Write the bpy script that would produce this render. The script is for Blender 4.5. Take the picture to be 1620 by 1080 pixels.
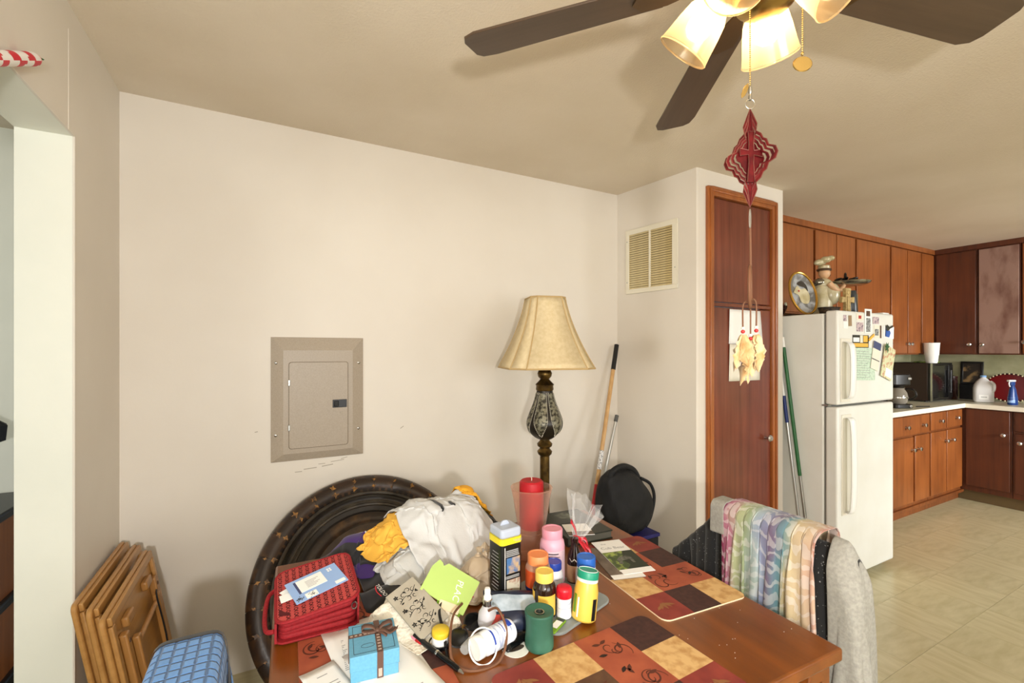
import bpy, bmesh, math, random
import numpy as np
from mathutils import Vector, Matrix, Euler

for o in list(bpy.data.objects):
    bpy.data.objects.remove(o)
scene = bpy.context.scene
COL = scene.collection
R = math.radians
random.seed(7)
RNG = np.random.default_rng(7)

# ------------------------------------------------------------------ camera
CAM_H = 1.41
cam = bpy.data.cameras.new('camera')
cam.lens = 16.0; cam.sensor_width = 36.0; cam.shift_y = 15.0/1620.0
cam.clip_start = 0.02
camo = bpy.data.objects.new('camera', cam); COL.objects.link(camo)
camo.location = (0, 0, CAM_H); camo.rotation_euler = (R(90), 0, R(-28.1))
scene.camera = camo

# ------------------------------------------------------------------ world, lights, exposure
vs = scene.view_settings
vs.view_transform = 'Standard'; vs.look = 'None'; vs.gamma = 1.0; vs.use_curve_mapping = False
vs.exposure = 0.0
world = bpy.data.worlds.new('world'); scene.world = world
world.use_nodes = True
bg = world.node_tree.nodes['Background']
bg.inputs[0].default_value = (0.75, 0.85, 1.0, 1); bg.inputs[1].default_value = 0.6

def area(name, loc, target, sx, sy, power, col):
    l = bpy.data.lights.new(name, 'AREA'); l.shape = 'RECTANGLE'; l.size = sx; l.size_y = sy
    l.energy = power; l.color = col
    o = bpy.data.objects.new(name, l); COL.objects.link(o)
    o.location = loc
    o.rotation_euler = (Vector(target)-Vector(loc)).to_track_quat('-Z', 'Y').to_euler()
    return o
fl_ = bpy.data.lights.new('camera_flash', 'POINT'); fl_.energy = 98; fl_.shadow_soft_size = 0.045; fl_.color = (0.995, 0.985, 0.965)
flo = bpy.data.objects.new('camera_flash', fl_); COL.objects.link(flo); flo.location = (-0.06, -0.54, 1.38)
area('dining_window_light', (1.2, -2.35, 1.45), (1.2, 2.0, 1.2), 1.9, 1.3, 24, (0.97, 0.985, 1.0))
kw = area('kitchen_window_light', (5.0, -2.35, 1.5), (5.55, 1.6, 0.5), 1.5, 1.2, 72, (0.97, 0.99, 1.0)); kw.data.spread = R(100)
area('next_room_window_light', (-2.6, 0.2, 1.7), (-1.2, 2.5, 1.2), 1.0, 1.2, 28, (0.98, 1.0, 0.93))

# ------------------------------------------------------------------ material helpers
def lin(c):
    def f(v):
        v /= 255.0
        return v/12.92 if v <= 0.04045 else ((v+0.055)/1.055)**2.4
    return (f(c[0]), f(c[1]), f(c[2]), 1.0)
MATS = {}
def newmat(name):
    m = bpy.data.materials.new(name); m.use_nodes = True
    return m, m.node_tree.nodes, m.node_tree.links, m.node_tree.nodes['Principled BSDF']
def M(name, col, rough=0.5, metal=0.0, col2=None, nscale=20.0, namt=1.0, stretch=None, bump=0.0, bscale=None,
      trans=0.0, ior=1.45, alpha=1.0, coat=0.0, sub=0.0, spec=0.5, emit=None, estr=0.0, sheen=0.0, lo=0.35, hi=0.65, detail=4.0):
    m, N, L, b = newmat(name)
    b.inputs['Base Color'].default_value = lin(col)
    b.inputs['Roughness'].default_value = rough; b.inputs['Metallic'].default_value = metal
    b.inputs['Transmission Weight'].default_value = trans; b.inputs['IOR'].default_value = ior
    b.inputs['Alpha'].default_value = alpha; b.inputs['Coat Weight'].default_value = coat
    b.inputs['Coat Roughness'].default_value = 0.15
    b.inputs['Specular IOR Level'].default_value = spec
    b.inputs['Sheen Weight'].default_value = sheen
    if emit:
        b.inputs['Emission Color'].default_value = lin(emit); b.inputs['Emission Strength'].default_value = estr
    if col2 or bump:
        tc = N.new('ShaderNodeTexCoord'); mp = N.new('ShaderNodeMapping')
        L.new(tc.outputs['Object'], mp.inputs['Vector'])
        if stretch: mp.inputs['Scale'].default_value = stretch
    if col2:
        n = N.new('ShaderNodeTexNoise'); n.inputs['Scale'].default_value = nscale; n.inputs['Detail'].default_value = detail
        L.new(mp.outputs['Vector'], n.inputs['Vector'])
        r = N.new('ShaderNodeValToRGB'); r.color_ramp.elements[0].position = lo; r.color_ramp.elements[1].position = hi
        c2 = lin(col2); c1 = lin(col)
        r.color_ramp.elements[0].color = c1
        r.color_ramp.elements[1].color = tuple(c1[i]*(1-namt)+c2[i]*namt for i in range(3))+(1,)
        L.new(n.outputs['Fac'], r.inputs['Fac']); L.new(r.outputs['Color'], b.inputs['Base Color'])
    if bump:
        n2 = N.new('ShaderNodeTexNoise'); n2.inputs['Scale'].default_value = bscale or nscale; n2.inputs['Detail'].default_value = 3
        L.new(mp.outputs['Vector'], n2.inputs['Vector'])
        bp = N.new('ShaderNodeBump'); bp.inputs['Strength'].default_value = bump; bp.inputs['Distance'].default_value = 0.004
        L.new(n2.outputs['Fac'], bp.inputs['Height']); L.new(bp.outputs['Normal'], b.inputs['Normal'])
    MATS[name] = m
    return m
def wood(name, c1, c2, axis='z', scale=1.0, rough=0.35, coat=0.0, dark=None, lo=0.3, hi=0.7):
    """fine grain: noise squeezed across the grain axis, plus broad tone changes"""
    m, N, L, b = newmat(name)
    tc = N.new('ShaderNodeTexCoord'); mp = N.new('ShaderNodeMapping')
    s = {'x': (1.2, 26, 26), 'y': (26, 1.2, 26), 'z': (26, 26, 1.2)}[axis]
    mp.inputs['Scale'].default_value = tuple(v*scale for v in s)
    L.new(tc.outputs['Object'], mp.inputs['Vector'])
    n = N.new('ShaderNodeTexNoise'); n.inputs['Scale'].default_value = 1.6; n.inputs['Detail'].default_value = 6
    n.inputs['Roughness'].default_value = 0.6
    L.new(mp.outputs['Vector'], n.inputs['Vector'])
    n2 = N.new('ShaderNodeTexNoise'); n2.inputs['Scale'].default_value = 3.0
    L.new(tc.outputs['Object'], n2.inputs['Vector'])
    ad = N.new('ShaderNodeMath'); ad.operation = 'MULTIPLY_ADD'; ad.inputs[1].default_value = 0.45
    L.new(n2.outputs['Fac'], ad.inputs[0])
    sc = N.new('ShaderNodeMath'); sc.operation = 'MULTIPLY'; sc.inputs[1].default_value = 0.6
    L.new(n.outputs['Fac'], sc.inputs[0]); L.new(sc.outputs[0], ad.inputs[2])
    r = N.new('ShaderNodeValToRGB'); r.color_ramp.elements[0].position = lo; r.color_ramp.elements[1].position = hi
    r.color_ramp.elements[0].color = lin(c1); r.color_ramp.elements[1].color = lin(c2)
    L.new(ad.outputs[0], r.inputs['Fac']); L.new(r.outputs['Color'], b.inputs['Base Color'])
    b.inputs['Roughness'].default_value = rough; b.inputs['Coat Weight'].default_value = coat
    b.inputs['Coat Roughness'].default_value = 0.2
    MATS[name] = m
    return m
def glass(name, tint, rough=0.05, mixt=0.75):
    """thin clear plastic or glass: mostly see-through with a glossy skin"""
    m = bpy.data.materials.new(name); m.use_nodes = True
    N, L = m.node_tree.nodes, m.node_tree.links
    N.remove(N['Principled BSDF'])
    t = N.new('ShaderNodeBsdfTransparent'); t.inputs[0].default_value = lin(tint)
    p = N.new('ShaderNodeBsdfPrincipled'); p.inputs['Base Color'].default_value = lin(tint); p.inputs['Roughness'].default_value = rough
    f = N.new('ShaderNodeLayerWeight'); f.inputs['Blend'].default_value = 0.5
    pw = N.new('ShaderNodeMath'); pw.operation = 'POWER'; pw.inputs[1].default_value = 3.0; L.new(f.outputs['Facing'], pw.inputs[0])
    a = N.new('ShaderNodeMath'); a.operation = 'MULTIPLY_ADD'; a.inputs[1].default_value = 0.6; a.inputs[2].default_value = 1-mixt; a.use_clamp = True
    L.new(pw.outputs[0], a.inputs[0])
    x = N.new('ShaderNodeMixShader'); L.new(a.outputs[0], x.inputs[0]); L.new(t.outputs[0], x.inputs[1]); L.new(p.outputs[0], x.inputs[2])
    if mixt > .96:      # really clear: only reflections, no haze
        g = N.new('ShaderNodeBsdfGlossy'); g.inputs[1].default_value = rough; L.new(g.outputs[0], x.inputs[2])
    L.new(x.outputs[0], N['Material Output'].inputs[0])
    MATS[name] = m
    return m

# ------------------------------------------------------------------ mesh helpers
class MB:
    def __init__(s): s.v = []; s.f = []; s.mi = []; s.X = Matrix.Identity(4); s.cur = 0
    def at(s, loc=(0, 0, 0), rot=(0, 0, 0)):
        s.X = Matrix.Translation(loc) @ Euler(rot).to_matrix().to_4x4(); return s
    def mat(s, i): s.cur = i; return s
    def add(s, vs_, fs):
        b = len(s.v); X = s.X
        s.v += [tuple(X @ Vector(p)) for p in vs_]
        for f in fs: s.f.append(tuple(b+i for i in f)); s.mi.append(s.cur)
        return s
    def box(s, x0, x1, y0, y1, z0, z1):
        return s.add([(x0, y0, z0), (x1, y0, z0), (x1, y1, z0), (x0, y1, z0), (x0, y0, z1), (x1, y0, z1), (x1, y1, z1), (x0, y1, z1)],
                     [(0, 3, 2, 1), (4, 5, 6, 7), (0, 1, 5, 4), (1, 2, 6, 5), (2, 3, 7, 6), (3, 0, 4, 7)])
    def cbox(s, cx, cy, cz, sx, sy, sz): return s.box(cx-sx/2, cx+sx/2, cy-sy/2, cy+sy/2, cz-sz/2, cz+sz/2)
    def lathe(s, prof, n=32, flute=0.0, nf=0, c=(0, 0), cap=True, sx=1.0, sy=1.0, a0=0.0, a1=2*math.pi):
        full = abs(a1-a0-2*math.pi) < 1e-6
        vs_ = []; m = n if full else n+1
        for r, z in prof:
            for i in range(m):
                a = a0+(a1-a0)*i/n
                q = r*(1+flute*math.cos(nf*a)) if nf else r
                vs_.append((c[0]+q*math.cos(a)*sx, c[1]+q*math.sin(a)*sy, z))
        fs = []
        for k in range(len(prof)-1):
            for i in range(n):
                j = (i+1) % m
                fs.append((k*m+i, k*m+j, (k+1)*m+j, (k+1)*m+i))
        if cap and full:
            if prof[0][0] > 1e-5: fs.append(tuple(reversed(range(m))))
            if prof[-1][0] > 1e-5: fs.append(tuple((len(prof)-1)*m+i for i in range(m)))
        return s.add(vs_, fs)
    def tube(s, path, r, n=10, closed=False, cap=True):
        P = [Vector(p) for p in path]; k = len(P)
        rr = r if isinstance(r, (list, tuple)) else [r]*k
        vs_ = []; up = None
        for i in range(k):
            a = P[(i-1) % k] if (closed or i > 0) else P[i]
            b = P[(i+1) % k] if (closed or i < k-1) else P[i]
            t = (b-a); t = t.normalized() if t.length > 1e-9 else Vector((0, 0, 1))
            if up is None:
                up = Vector((0, 0, 1)) if abs(t.z) < 0.9 else Vector((1, 0, 0))
            x = up.cross(t)
            if x.length < 1e-6: x = Vector((1, 0, 0)).cross(t)
            x.normalize(); y = t.cross(x); up = y
            # keep frame continuous
            for j in range(n):
                an = 2*math.pi*j/n
                vs_.append(tuple(P[i]+x*(math.cos(an)*rr[i])+y*(math.sin(an)*rr[i])))
        fs = []
        for i in range(k if closed else k-1):
            i2 = (i+1) % k
            for j in range(n):
                j2 = (j+1) % n
                fs.append((i*n+j, i*n+j2, i2*n+j2, i2*n+j))
        if cap and not closed:
            fs.append(tuple(reversed(range(n)))); fs.append(tuple((k-1)*n+j for j in range(n)))
        return s.add(vs_, fs)
    def cyl(s, p0, p1, r0, r1=None, n=16): return s.tube([p0, p1], [r0, r0 if r1 is None else r1], n)
    def prism(s, poly, z0, z1):
        n = len(poly)
        return s.add([(x, y, z0) for x, y in poly]+[(x, y, z1) for x, y in poly],
                     [tuple(reversed(range(n))), tuple(range(n, 2*n))]+[(i, (i+1) % n, n+(i+1) % n, n+i) for i in range(n)])
    def ell(s, c, rx, ry, rz, n=16, m=10):
        prof = [(math.sin(math.pi*k/m), -math.cos(math.pi*k/m)) for k in range(m+1)]
        vs_ = []
        for r, z in prof:
            for i in range(n):
                a = 2*math.pi*i/n; vs_.append((c[0]+rx*r*math.cos(a), c[1]+ry*r*math.sin(a), c[2]+rz*z))
        return s.add(vs_, [(k*n+i, k*n+(i+1) % n, (k+1)*n+(i+1) % n, (k+1)*n+i) for k in range(m) for i in range(n)])
    def ribbon(s, pts, w, z):
        """flat printed stroke of width w along 2-D points"""
        vs_ = []; fs = []
        k = len(pts)
        for i in range(k):
            a = pts[max(i-1, 0)]; b = pts[min(i+1, k-1)]
            dx, dy = b[0]-a[0], b[1]-a[1]; l = math.hypot(dx, dy) or 1
            ww = w[i] if isinstance(w, (list, tuple)) else w
            nx, ny = -dy/l*ww/2, dx/l*ww/2
            vs_ += [(pts[i][0]+nx, pts[i][1]+ny, z), (pts[i][0]-nx, pts[i][1]-ny, z)]
            if i: fs.append((2*i-2, 2*i-1, 2*i+1, 2*i))
        return s.add(vs_, fs)
    def grid(s, P):
        P = np.asarray(P); a, b = P.shape[:2]
        return s.add([tuple(p) for p in P.reshape(-1, 3)], [(i*b+j, i*b+j+1, (i+1)*b+j+1, (i+1)*b+j) for i in range(a-1) for j in range(b-1)])
    def mesh(s, name, mats, smooth=True, angle=38):
        me = bpy.data.meshes.new(name); me.from_pydata(s.v, [], s.f)
        for m in (mats if isinstance(mats, (list, tuple)) else [mats]): me.materials.append(MATS[m] if isinstance(m, str) else m)
        me.polygons.foreach_set('material_index', s.mi)
        bm = bmesh.new(); bm.from_mesh(me)
        bmesh.ops.remove_doubles(bm, verts=bm.verts, dist=1e-6)
        bmesh.ops.recalc_face_normals(bm, faces=bm.faces)
        bm.to_mesh(me); bm.free()
        if smooth:
            me.polygons.foreach_set('use_smooth', [True]*len(me.polygons))
            me.set_sharp_from_angle(angle=R(angle))
        me.update()
        return me
    def build(s, name, mats, parent=None, bevel=0.0, seg=2, smooth=True, solid=0.0, sub=0, angle=38):
        return link(name, s.mesh(name, mats, smooth, angle), parent, bevel, seg, solid, sub)
def link(name, me, parent=None, bevel=0.0, seg=2, solid=0.0, sub=0):
    o = bpy.data.objects.new(name, me); COL.objects.link(o)
    if parent: o.parent = parent
    if solid:
        md = o.modifiers.new('solid', 'SOLIDIFY'); md.thickness = solid; md.offset = 0
    if bevel:
        md = o.modifiers.new('bevel', 'BEVEL'); md.width = bevel; md.segments = seg; md.limit_method = 'ANGLE'; md.angle_limit = R(35)
    if sub:
        md = o.modifiers.new('sub', 'SUBSURF'); md.levels = sub; md.render_levels = sub
    return o
def tag(o, label, cat, group=None):
    o['label'] = label; o['category'] = cat
    if group: o['group'] = group
    return o
def thing(name, label, cat, loc=(0, 0, 0), rz=0.0, group=None, rot=None):
    o = bpy.data.objects.new(name, None); COL.objects.link(o); o.empty_display_size = 0.05
    o.location = loc; o.rotation_euler = rot if rot else (0, 0, rz)
    return tag(o, label, cat, group)
def struct(o): o['kind'] = 'structure'; return o
def plabel(o, t): o['label'] = t; return o
def lettering(txt, size, mat, parent, loc, rot=(0, 0, 0), name='lettering', extrude=0.0, shear=0.0, sx=1.0):
    cu = bpy.data.curves.new('txt', 'FONT'); cu.body = txt; cu.size = size; cu.extrude = extrude
    cu.align_x = 'CENTER'; cu.align_y = 'CENTER'; cu.shear = shear; cu.resolution_u = 3
    t = bpy.data.objects.new('txt', cu); COL.objects.link(t)
    dg = bpy.context.evaluated_depsgraph_get(); dg.update()
    me = bpy.data.meshes.new_from_object(t.evaluated_get(dg))
    bpy.data.objects.remove(t)
    me.materials.clear(); me.materials.append(MATS[mat])
    o = bpy.data.objects.new(name, me); COL.objects.link(o)
    o.parent = parent; o.location = loc; o.rotation_euler = rot; o.scale = (sx, 1, 1)
    return o
def rrect(x0, x1, y0, y1, r, n=5):
    out = []
    for cx, cy, a in ((x1-r, y1-r, 0), (x0+r, y1-r, 90), (x0+r, y0+r, 180), (x1-r, y0+r, 270)):
        for i in range(n+1):
            t = R(a+90*i/n); out.append((cx+r*math.cos(t), cy+r*math.sin(t)))
    return out
def spline(pts, n=8, closed=False):
    P = [np.array(p, float) for p in pts]; k = len(P); out = []
    for i in range(k if closed else k-1):
        g = (lambda j: P[j % k]) if closed else (lambda j: P[min(max(j, 0), k-1)])
        p0, p1, p2, p3 = g(i-1), g(i), g(i+1), g(i+2)
        for t in np.linspace(0, 1, n, endpoint=False):
            out.append(0.5*((2*p1)+(-p0+p2)*t+(2*p0-5*p1+4*p2-p3)*t*t+(-p0+3*p1-3*p2+p3)*t**3))
    if not closed: out.append(P[-1])
    return [tuple(p) for p in out]

# ------------------------------------------------------------------ cloth helper (position-based, runs once per garment)
def sim(P, dx, dy, collide, steps=110, iters=10, bend=0.15, damp=0.985, pin=None, dt=1/50, g=9.8):
    P = np.array(P, float); V = np.zeros_like(P)
    dg = math.hypot(dx, dy)
    def con(A, B, L0, k):
        D = B-A; l = np.sqrt((D*D).sum(-1, keepdims=True))+1e-9
        D *= k*0.5*(l-L0)/l
        A += D; B -= D
    for st in range(steps):
        V[..., 2] -= g*dt; V *= damp
        Q = P+V*dt
        for it in range(iters):
            for o in (0, 1):
                n = (Q.shape[1]-o)//2*2; con(Q[:, o:o+n:2], Q[:, o+1:o+n:2], dx, 1.0)
                n = (Q.shape[0]-o)//2*2; con(Q[o:o+n:2], Q[o+1:o+n:2], dy, 1.0)
            for o in (0, 1):
                n = (Q.shape[0]-o)//2*2
                con(Q[o:o+n:2, :-1], Q[o+1:o+n:2, 1:], dg, 0.35); con(Q[o:o+n:2, 1:], Q[o+1:o+n:2, :-1], dg, 0.35)
            if bend and it % 2 == 0:
                for o in (0, 1, 2, 3):
                    n = (Q.shape[1]-o-2)//4*4
                    if n > 0: con(Q[:, o:o+n:4], Q[:, o+2:o+n+2:4][:, :Q[:, o:o+n:4].shape[1]], 2*dx, bend)
                    n = (Q.shape[0]-o-2)//4*4
                    if n > 0: con(Q[o:o+n:4], Q[o+2:o+n+2:4][:Q[o:o+n:4].shape[0]], 2*dy, bend)
            if pin is not None: Q[pin[0]] = pin[1]
            if it % 3 == 2: collide(Q, P)
        collide(Q, P)
        V = (Q-P)/dt
        sp = np.sqrt((V*V).sum(-1, keepdims=True)); V *= np.minimum(1, 2.5/(sp+1e-9))
        P = Q
    return P
def cloth_obj(name, P, mat, parent=None, th=0.0025, sub=1):
    a, b = P.shape[:2]
    me = bpy.data.meshes.new(name)
    me.from_pydata([tuple(p) for p in P.reshape(-1, 3)], [], [(i*b+j, i*b+j+1, (i+1)*b+j+1, (i+1)*b+j) for i in range(a-1) for j in range(b-1)])
    uv = me.uv_layers.new(name='UVMap')
    vi = np.zeros(len(me.loops), int); me.loops.foreach_get('vertex_index', vi)
    u = np.stack([(vi % b)/(b-1), (vi//b)/(a-1)], -1).astype(np.float32).ravel(); uv.data.foreach_set('uv', u)
    me.materials.append(MATS[mat]); me.polygons.foreach_set('use_smooth', [True]*len(me.polygons))
    return link(name, me, parent, solid=th, sub=sub)
class HF:
    """height field that carries the pile of clothes; each settled garment raises it"""
    def __init__(s, x0, x1, y0, y1, res, base):
        s.x0, s.y0, s.res = x0, y0, res
        xs = np.arange(x0, x1, res); ys = np.arange(y0, y1, res)
        s.h = base(*np.meshgrid(xs, ys))
    def ix(s, P):
        return (np.clip(((P[..., 1]-s.y0)/s.res), 0, s.h.shape[0]-1.001), np.clip(((P[..., 0]-s.x0)/s.res), 0, s.h.shape[1]-1.001))
    def get(s, P):
        fy, fx = s.ix(P); iy = fy.astype(int); ix = fx.astype(int); fy = fy-iy; fx = fx-ix
        h = s.h
        return (h[iy, ix]*(1-fx)+h[iy, ix+1]*fx)*(1-fy)+(h[iy+1, ix]*(1-fx)+h[iy+1, ix+1]*fx)*fy
    def collide(s, th=0.004, fr=0.55):
        def c(Q, P):
            h = s.get(Q)+th; m = Q[..., 2] < h
            if m.any():
                Q[..., 2] = np.where(m, h, Q[..., 2])
                for k in (0, 1): Q[..., k] = np.where(m, P[..., k]+(Q[..., k]-P[..., k])*(1-fr), Q[..., k])
        return c
    def raise_(s, P, th=0.003):
        F = P
        for _ in range(2):  # refine so that no cell is skipped
            F = np.concatenate([F, 0.5*(F[:, :-1]+F[:, 1:])], 1) if False else F
        pts = [P.reshape(-1, 3)]
        for a in (0.25, 0.5, 0.75):
            pts.append((P[:, :-1]*(1-a)+P[:, 1:]*a).reshape(-1, 3)); pts.append((P[:-1]*(1-a)+P[1:]*a).reshape(-1, 3))
            for b in (0.25, 0.5, 0.75):
                T = P[:, :-1]*(1-a)+P[:, 1:]*a; pts.append((T[:-1]*(1-b)+T[1:]*b).reshape(-1, 3))
        A = np.concatenate(pts); iy = np.round((A[:, 1]-s.y0)/s.res).astype(int); ix = np.round((A[:, 0]-s.x0)/s.res).astype(int)
        k = (iy >= 0) & (iy < s.h.shape[0]) & (ix >= 0) & (ix < s.h.shape[1])
        np.maximum.at(s.h, (iy[k], ix[k]), A[k, 2]+th)
def crumpled(cx, cy, z, sx, sy, rz, nx, ny, squeeze, waves, amp, seed):
    """flat cloth gathered to a smaller footprint: rest lengths stay full, so it settles in folds"""
    rg = np.random.default_rng(seed)
    u, v = np.meshgrid(np.linspace(-.5, .5, nx), np.linspace(-.5, .5, ny))
    x = u*sx*squeeze; y = v*sy*squeeze; zz = np.zeros_like(u)+z
    for k in range(waves):
        a = rg.uniform(0, math.pi); f = rg.uniform(1.5, 4.0)*math.pi; ph = rg.uniform(0, 6.28); am = amp*rg.uniform(.5, 1.0)
        w = (u*math.cos(a)+v*math.sin(a))*2*f+ph
        zz += am*np.sin(w); x += 0.3*am*np.cos(w+1); y += 0.3*am*np.sin(w*0.8)
    c, s_ = math.cos(rz), math.sin(rz)
    return np.stack([cx+x*c-y*s_, cy+x*s_+y*c, zz], -1), sx/(nx-1), sy/(ny-1)
# ------------------------------------------------------------------ materials
M('wall_paint', (224, 217, 206), 0.55, col2=(217, 209, 197), nscale=1.5, bump=0.06, bscale=60)
M('wall_paint_cool', (226, 226, 214), 0.5, col2=(219, 220, 208), nscale=3, bump=0.08, bscale=50)
M('ceiling_paint', (219, 207, 188), 0.75, col2=(212, 199, 178), nscale=2.0, bump=0.45, bscale=130)
M('kitchen_wall', (190, 186, 150), 0.7, col2=(160, 158, 120), nscale=5)
M('scuff', (172, 163, 148), 0.7)
M('vinyl_tile', (203, 194, 160), 0.3, col2=(178, 167, 127), nscale=5, stretch=(1, 5, 1), detail=8, coat=0.12, lo=0.3, hi=0.72)
M('vinyl_tile_b', (200, 191, 157), 0.3, col2=(174, 164, 124), nscale=6, stretch=(1, 4, 1), detail=8, coat=0.12, lo=0.3, hi=0.72)
M('floor_seam', (120, 110, 84), 0.8)
M('panel_grey', (168, 155, 138), 0.42, col2=(160, 147, 130), nscale=200)
M('black_plastic', (24, 24, 25), 0.35)
M('black_gloss', (12, 12, 13), 0.12)
M('chrome', (205, 205, 205), 0.18, 1.0)
M('steel_dull', (165, 165, 160), 0.35, 1.0)
M('brass', (150, 118, 58), 0.3, 1.0)
M('white_enamel', (226, 226, 220), 0.3, col2=(220, 219, 211), nscale=4, bump=0.06, bscale=260)
M('white_plastic', (236, 236, 232), 0.3)
M('warm_white_plastic', (222, 218, 205), 0.3)
M('grille_cream', (226, 220, 202), 0.45)
M('grille_slat', (222, 208, 166), 0.5, col2=(204, 184, 134), nscale=12)
M('grille_dark', (80, 62, 34), 0.8)
wood('cab_orange', (104, 52, 18), (158, 90, 40), 'z', 0.8, 0.38, 0.1)
wood('cab_dark', (62, 28, 14), (98, 48, 24), 'z', 0.8, 0.4, 0.1)
wood('cab_frame', (90, 44, 15), (138, 76, 31), 'z', 0.8, 0.45)
wood('pantry_door', (82, 32, 20), (128, 62, 42), 'z', 0.7, 0.24, 0.35)
wood('pantry_trim', (128, 66, 26), (172, 100, 48), 'z', 0.8, 0.28, 0.3)
M('cab_worn_glare', (150, 120, 108), 0.5, col2=(95, 55, 42), nscale=9, lo=0.45, hi=0.75, detail=8, stretch=(1, 1, 0.4))  # worn door finish with window glare painted into its pale pinkish colour
M('cab_inside', (48, 24, 12), 0.7)
M('counter_top', (206, 202, 180), 0.4, col2=(190, 184, 158), nscale=30)
M('counter_edge', (236, 232, 216), 0.35)
M('toe_kick', (96, 78, 48), 0.6)
M('window_glow', (235, 240, 245), 0.5, emit=(245, 250, 255), estr=2.0)
M('frame_white', (235, 233, 226), 0.4)

ZC = 2.437          # ceiling height
XL, YB = -0.522, 2.32
YF = -2.45; XR = 6.36; YK = 2.40
# ------------------------------------------------------------------ floor of vinyl tiles, ceiling
fl = struct(MB().box(-3.2, 6.5, -2.6, 3.0, -0.06, -0.003).build('floor', 'floor_seam'))
T = 0.3048
tm = [MB().add([(-T/2+.0006, -T/2+.0006, 0), (T/2-.0006, -T/2+.0006, 0), (T/2-.0006, T/2-.0006, 0), (-T/2+.0006, T/2-.0006, 0),
                (-T/2+.0006, -T/2+.0006, -.003), (T/2-.0006, -T/2+.0006, -.003), (T/2-.0006, T/2-.0006, -.003), (-T/2+.0006, T/2-.0006, -.003)],
               [(0, 1, 2, 3), (4, 5, 1, 0), (5, 6, 2, 1), (6, 7, 3, 2), (7, 4, 0, 3)]).mesh('floor_tile', m, smooth=False) for m in ('vinyl_tile', 'vinyl_tile_b')]
far = MB(); cnt = 0
for i in range(-2, 21):
    for j in range(-9, 8):
        x = -0.5+T*(i+0.5); y = -0.005+T*(j+0.5)+0.06
        if x > 6.4 or y > 2.5 or y < -2.55 or x < -1.0: continue
        if -1.0 < y < 1.95 and x > 1.0:      # the tiles the photograph shows
            o = link('floor_tile', tm[(i+j) % 2], fl); o.location = (x, y, 0); cnt += 1
            o.rotation_euler = (0, 0, 0 if (i+j) % 2 else R(90))
        else:
            far.box(x-T/2+.0006, x+T/2-.0006, y-T/2+.0006, y+T/2-.0006, -.003, 0)
o = far.build('floor_tiles', 'vinyl_tile', fl, smooth=False); o['kind'] = 'stuff'
struct(MB().box(-3.2, 6.5, -2.6, 3.0, ZC, ZC+0.06).build('ceiling', 'ceiling_paint', smooth=False))

# ------------------------------------------------------------------ walls
wb = struct(MB().box(-0.65, 2.06, YB, YB+0.12, 0, ZC).build('wall_back', 'wall_paint', smooth=False))
sc = MB()          # scuff marks under the panel
for x, z, w, h, a in ((0.17, 0.862, .055, .004, .05), (0.245, 0.868, .05, .004, .1), (0.12, 0.852, .03, .0035, 0), (0.29, 0.885, .06, .003, .08), (0.22, 0.878, .03, .003, 0), (.32, .895, .03, .003, .2), (0.60, 1.02, .02, .004, .6), (-.05, 1.05, .012, .004, .2)):
    sc.at((x, YB-0.0006, z), (0, -a, 0)).prism([(-w/2, -.0004), (w/2, -.0004), (w/2, .0004), (-w/2, .0004)], -h/2, h/2)
plabel(sc.build('scuff_marks', 'scuff', wb), 'short grey scuff marks on the paint')
wl = MB().box(XL-0.13, XL, 1.843, 2.44, 0, ZC).box(XL-0.13, XL, 0.70, 1.843, 2.06, ZC).box(XL-0.13, XL, YF, 0.70, 0, ZC)
wl = struct(wl.build('wall_left', ['wall_paint', 'wall_paint_cool'], smooth=False))
# inside faces of the doorway carry the cool paint of the next room
for p in wl.data.polygons:
    c = p.center; n = p.normal
    if (abs(n.y) > .9 and abs(c.y-1.843) < .01) or (n.z < -.9 and abs(c.z-2.06) < .01) or n.x < -.9: p.material_index = 1
struct(MB().tube([(XL, 1.843, 0), (XL, 1.843, 2.06), (XL, 0.70, 2.06), (XL, .70, 0)], 0.0035, 6).build('trim_1', 'wall_paint'))
# the plaster ridge that runs from the doorway corner to the ceiling
struct(MB().cyl((XL, 1.80, 2.06), (XL, 1.80, 2.36), 0.0014, 0.001, 6).build('trim_2', 'wall_paint'))
struct(MB().box(-3.2, XR, YF-0.1, YF, 0, 0.75).box(-3.2, XR, YF-0.1, YF, 2.15, ZC).box(-3.2, .2, YF-.1, YF, .75, 2.15)
       .box(2.2, 4.2, YF-.1, YF, .75, 2.15).box(5.8, XR, YF-.1, YF, .75, 2.15).build('wall_front', 'wall_paint', smooth=False))
for n_, (xa, xb) in enumerate(((.2, 2.2), (4.2, 5.8))):
    w = struct(MB().box(xa, xb, YF-.07, YF-.05, .75, 2.15).build('window_%d' % (n_+1), 'window_glow'))
    fr = MB()
    for a, b, c, d in ((xa, xb, .75, .80), (xa, xb, 2.10, 2.15), (xa, xa+.05, .75, 2.15), (xb-.05, xb, .75, 2.15), ((xa+xb)/2-.02, (xa+xb)/2+.02, .75, 2.15)): fr.box(a, b, YF-.05, YF, c, d)
    fr.build('window_frame', 'frame_white', w)
struct(MB().box(XR, XR+0.1, YF, YK+.1, 0, ZC).build('wall_right', 'kitchen_wall', smooth=False))
struct(MB().box(2.86, XR, YK, YK+0.1, 0, ZC).build('wall_kitchen', 'kitchen_wall', smooth=False))
# next room beyond the left doorway
struct(MB().box(-3.2, -0.65, 2.95, 3.0, 0, ZC).box(-3.2, -3.15, -2.5, 3.0, 0, ZC).build('wall_next_room', 'wall_paint_cool', smooth=False))

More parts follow.
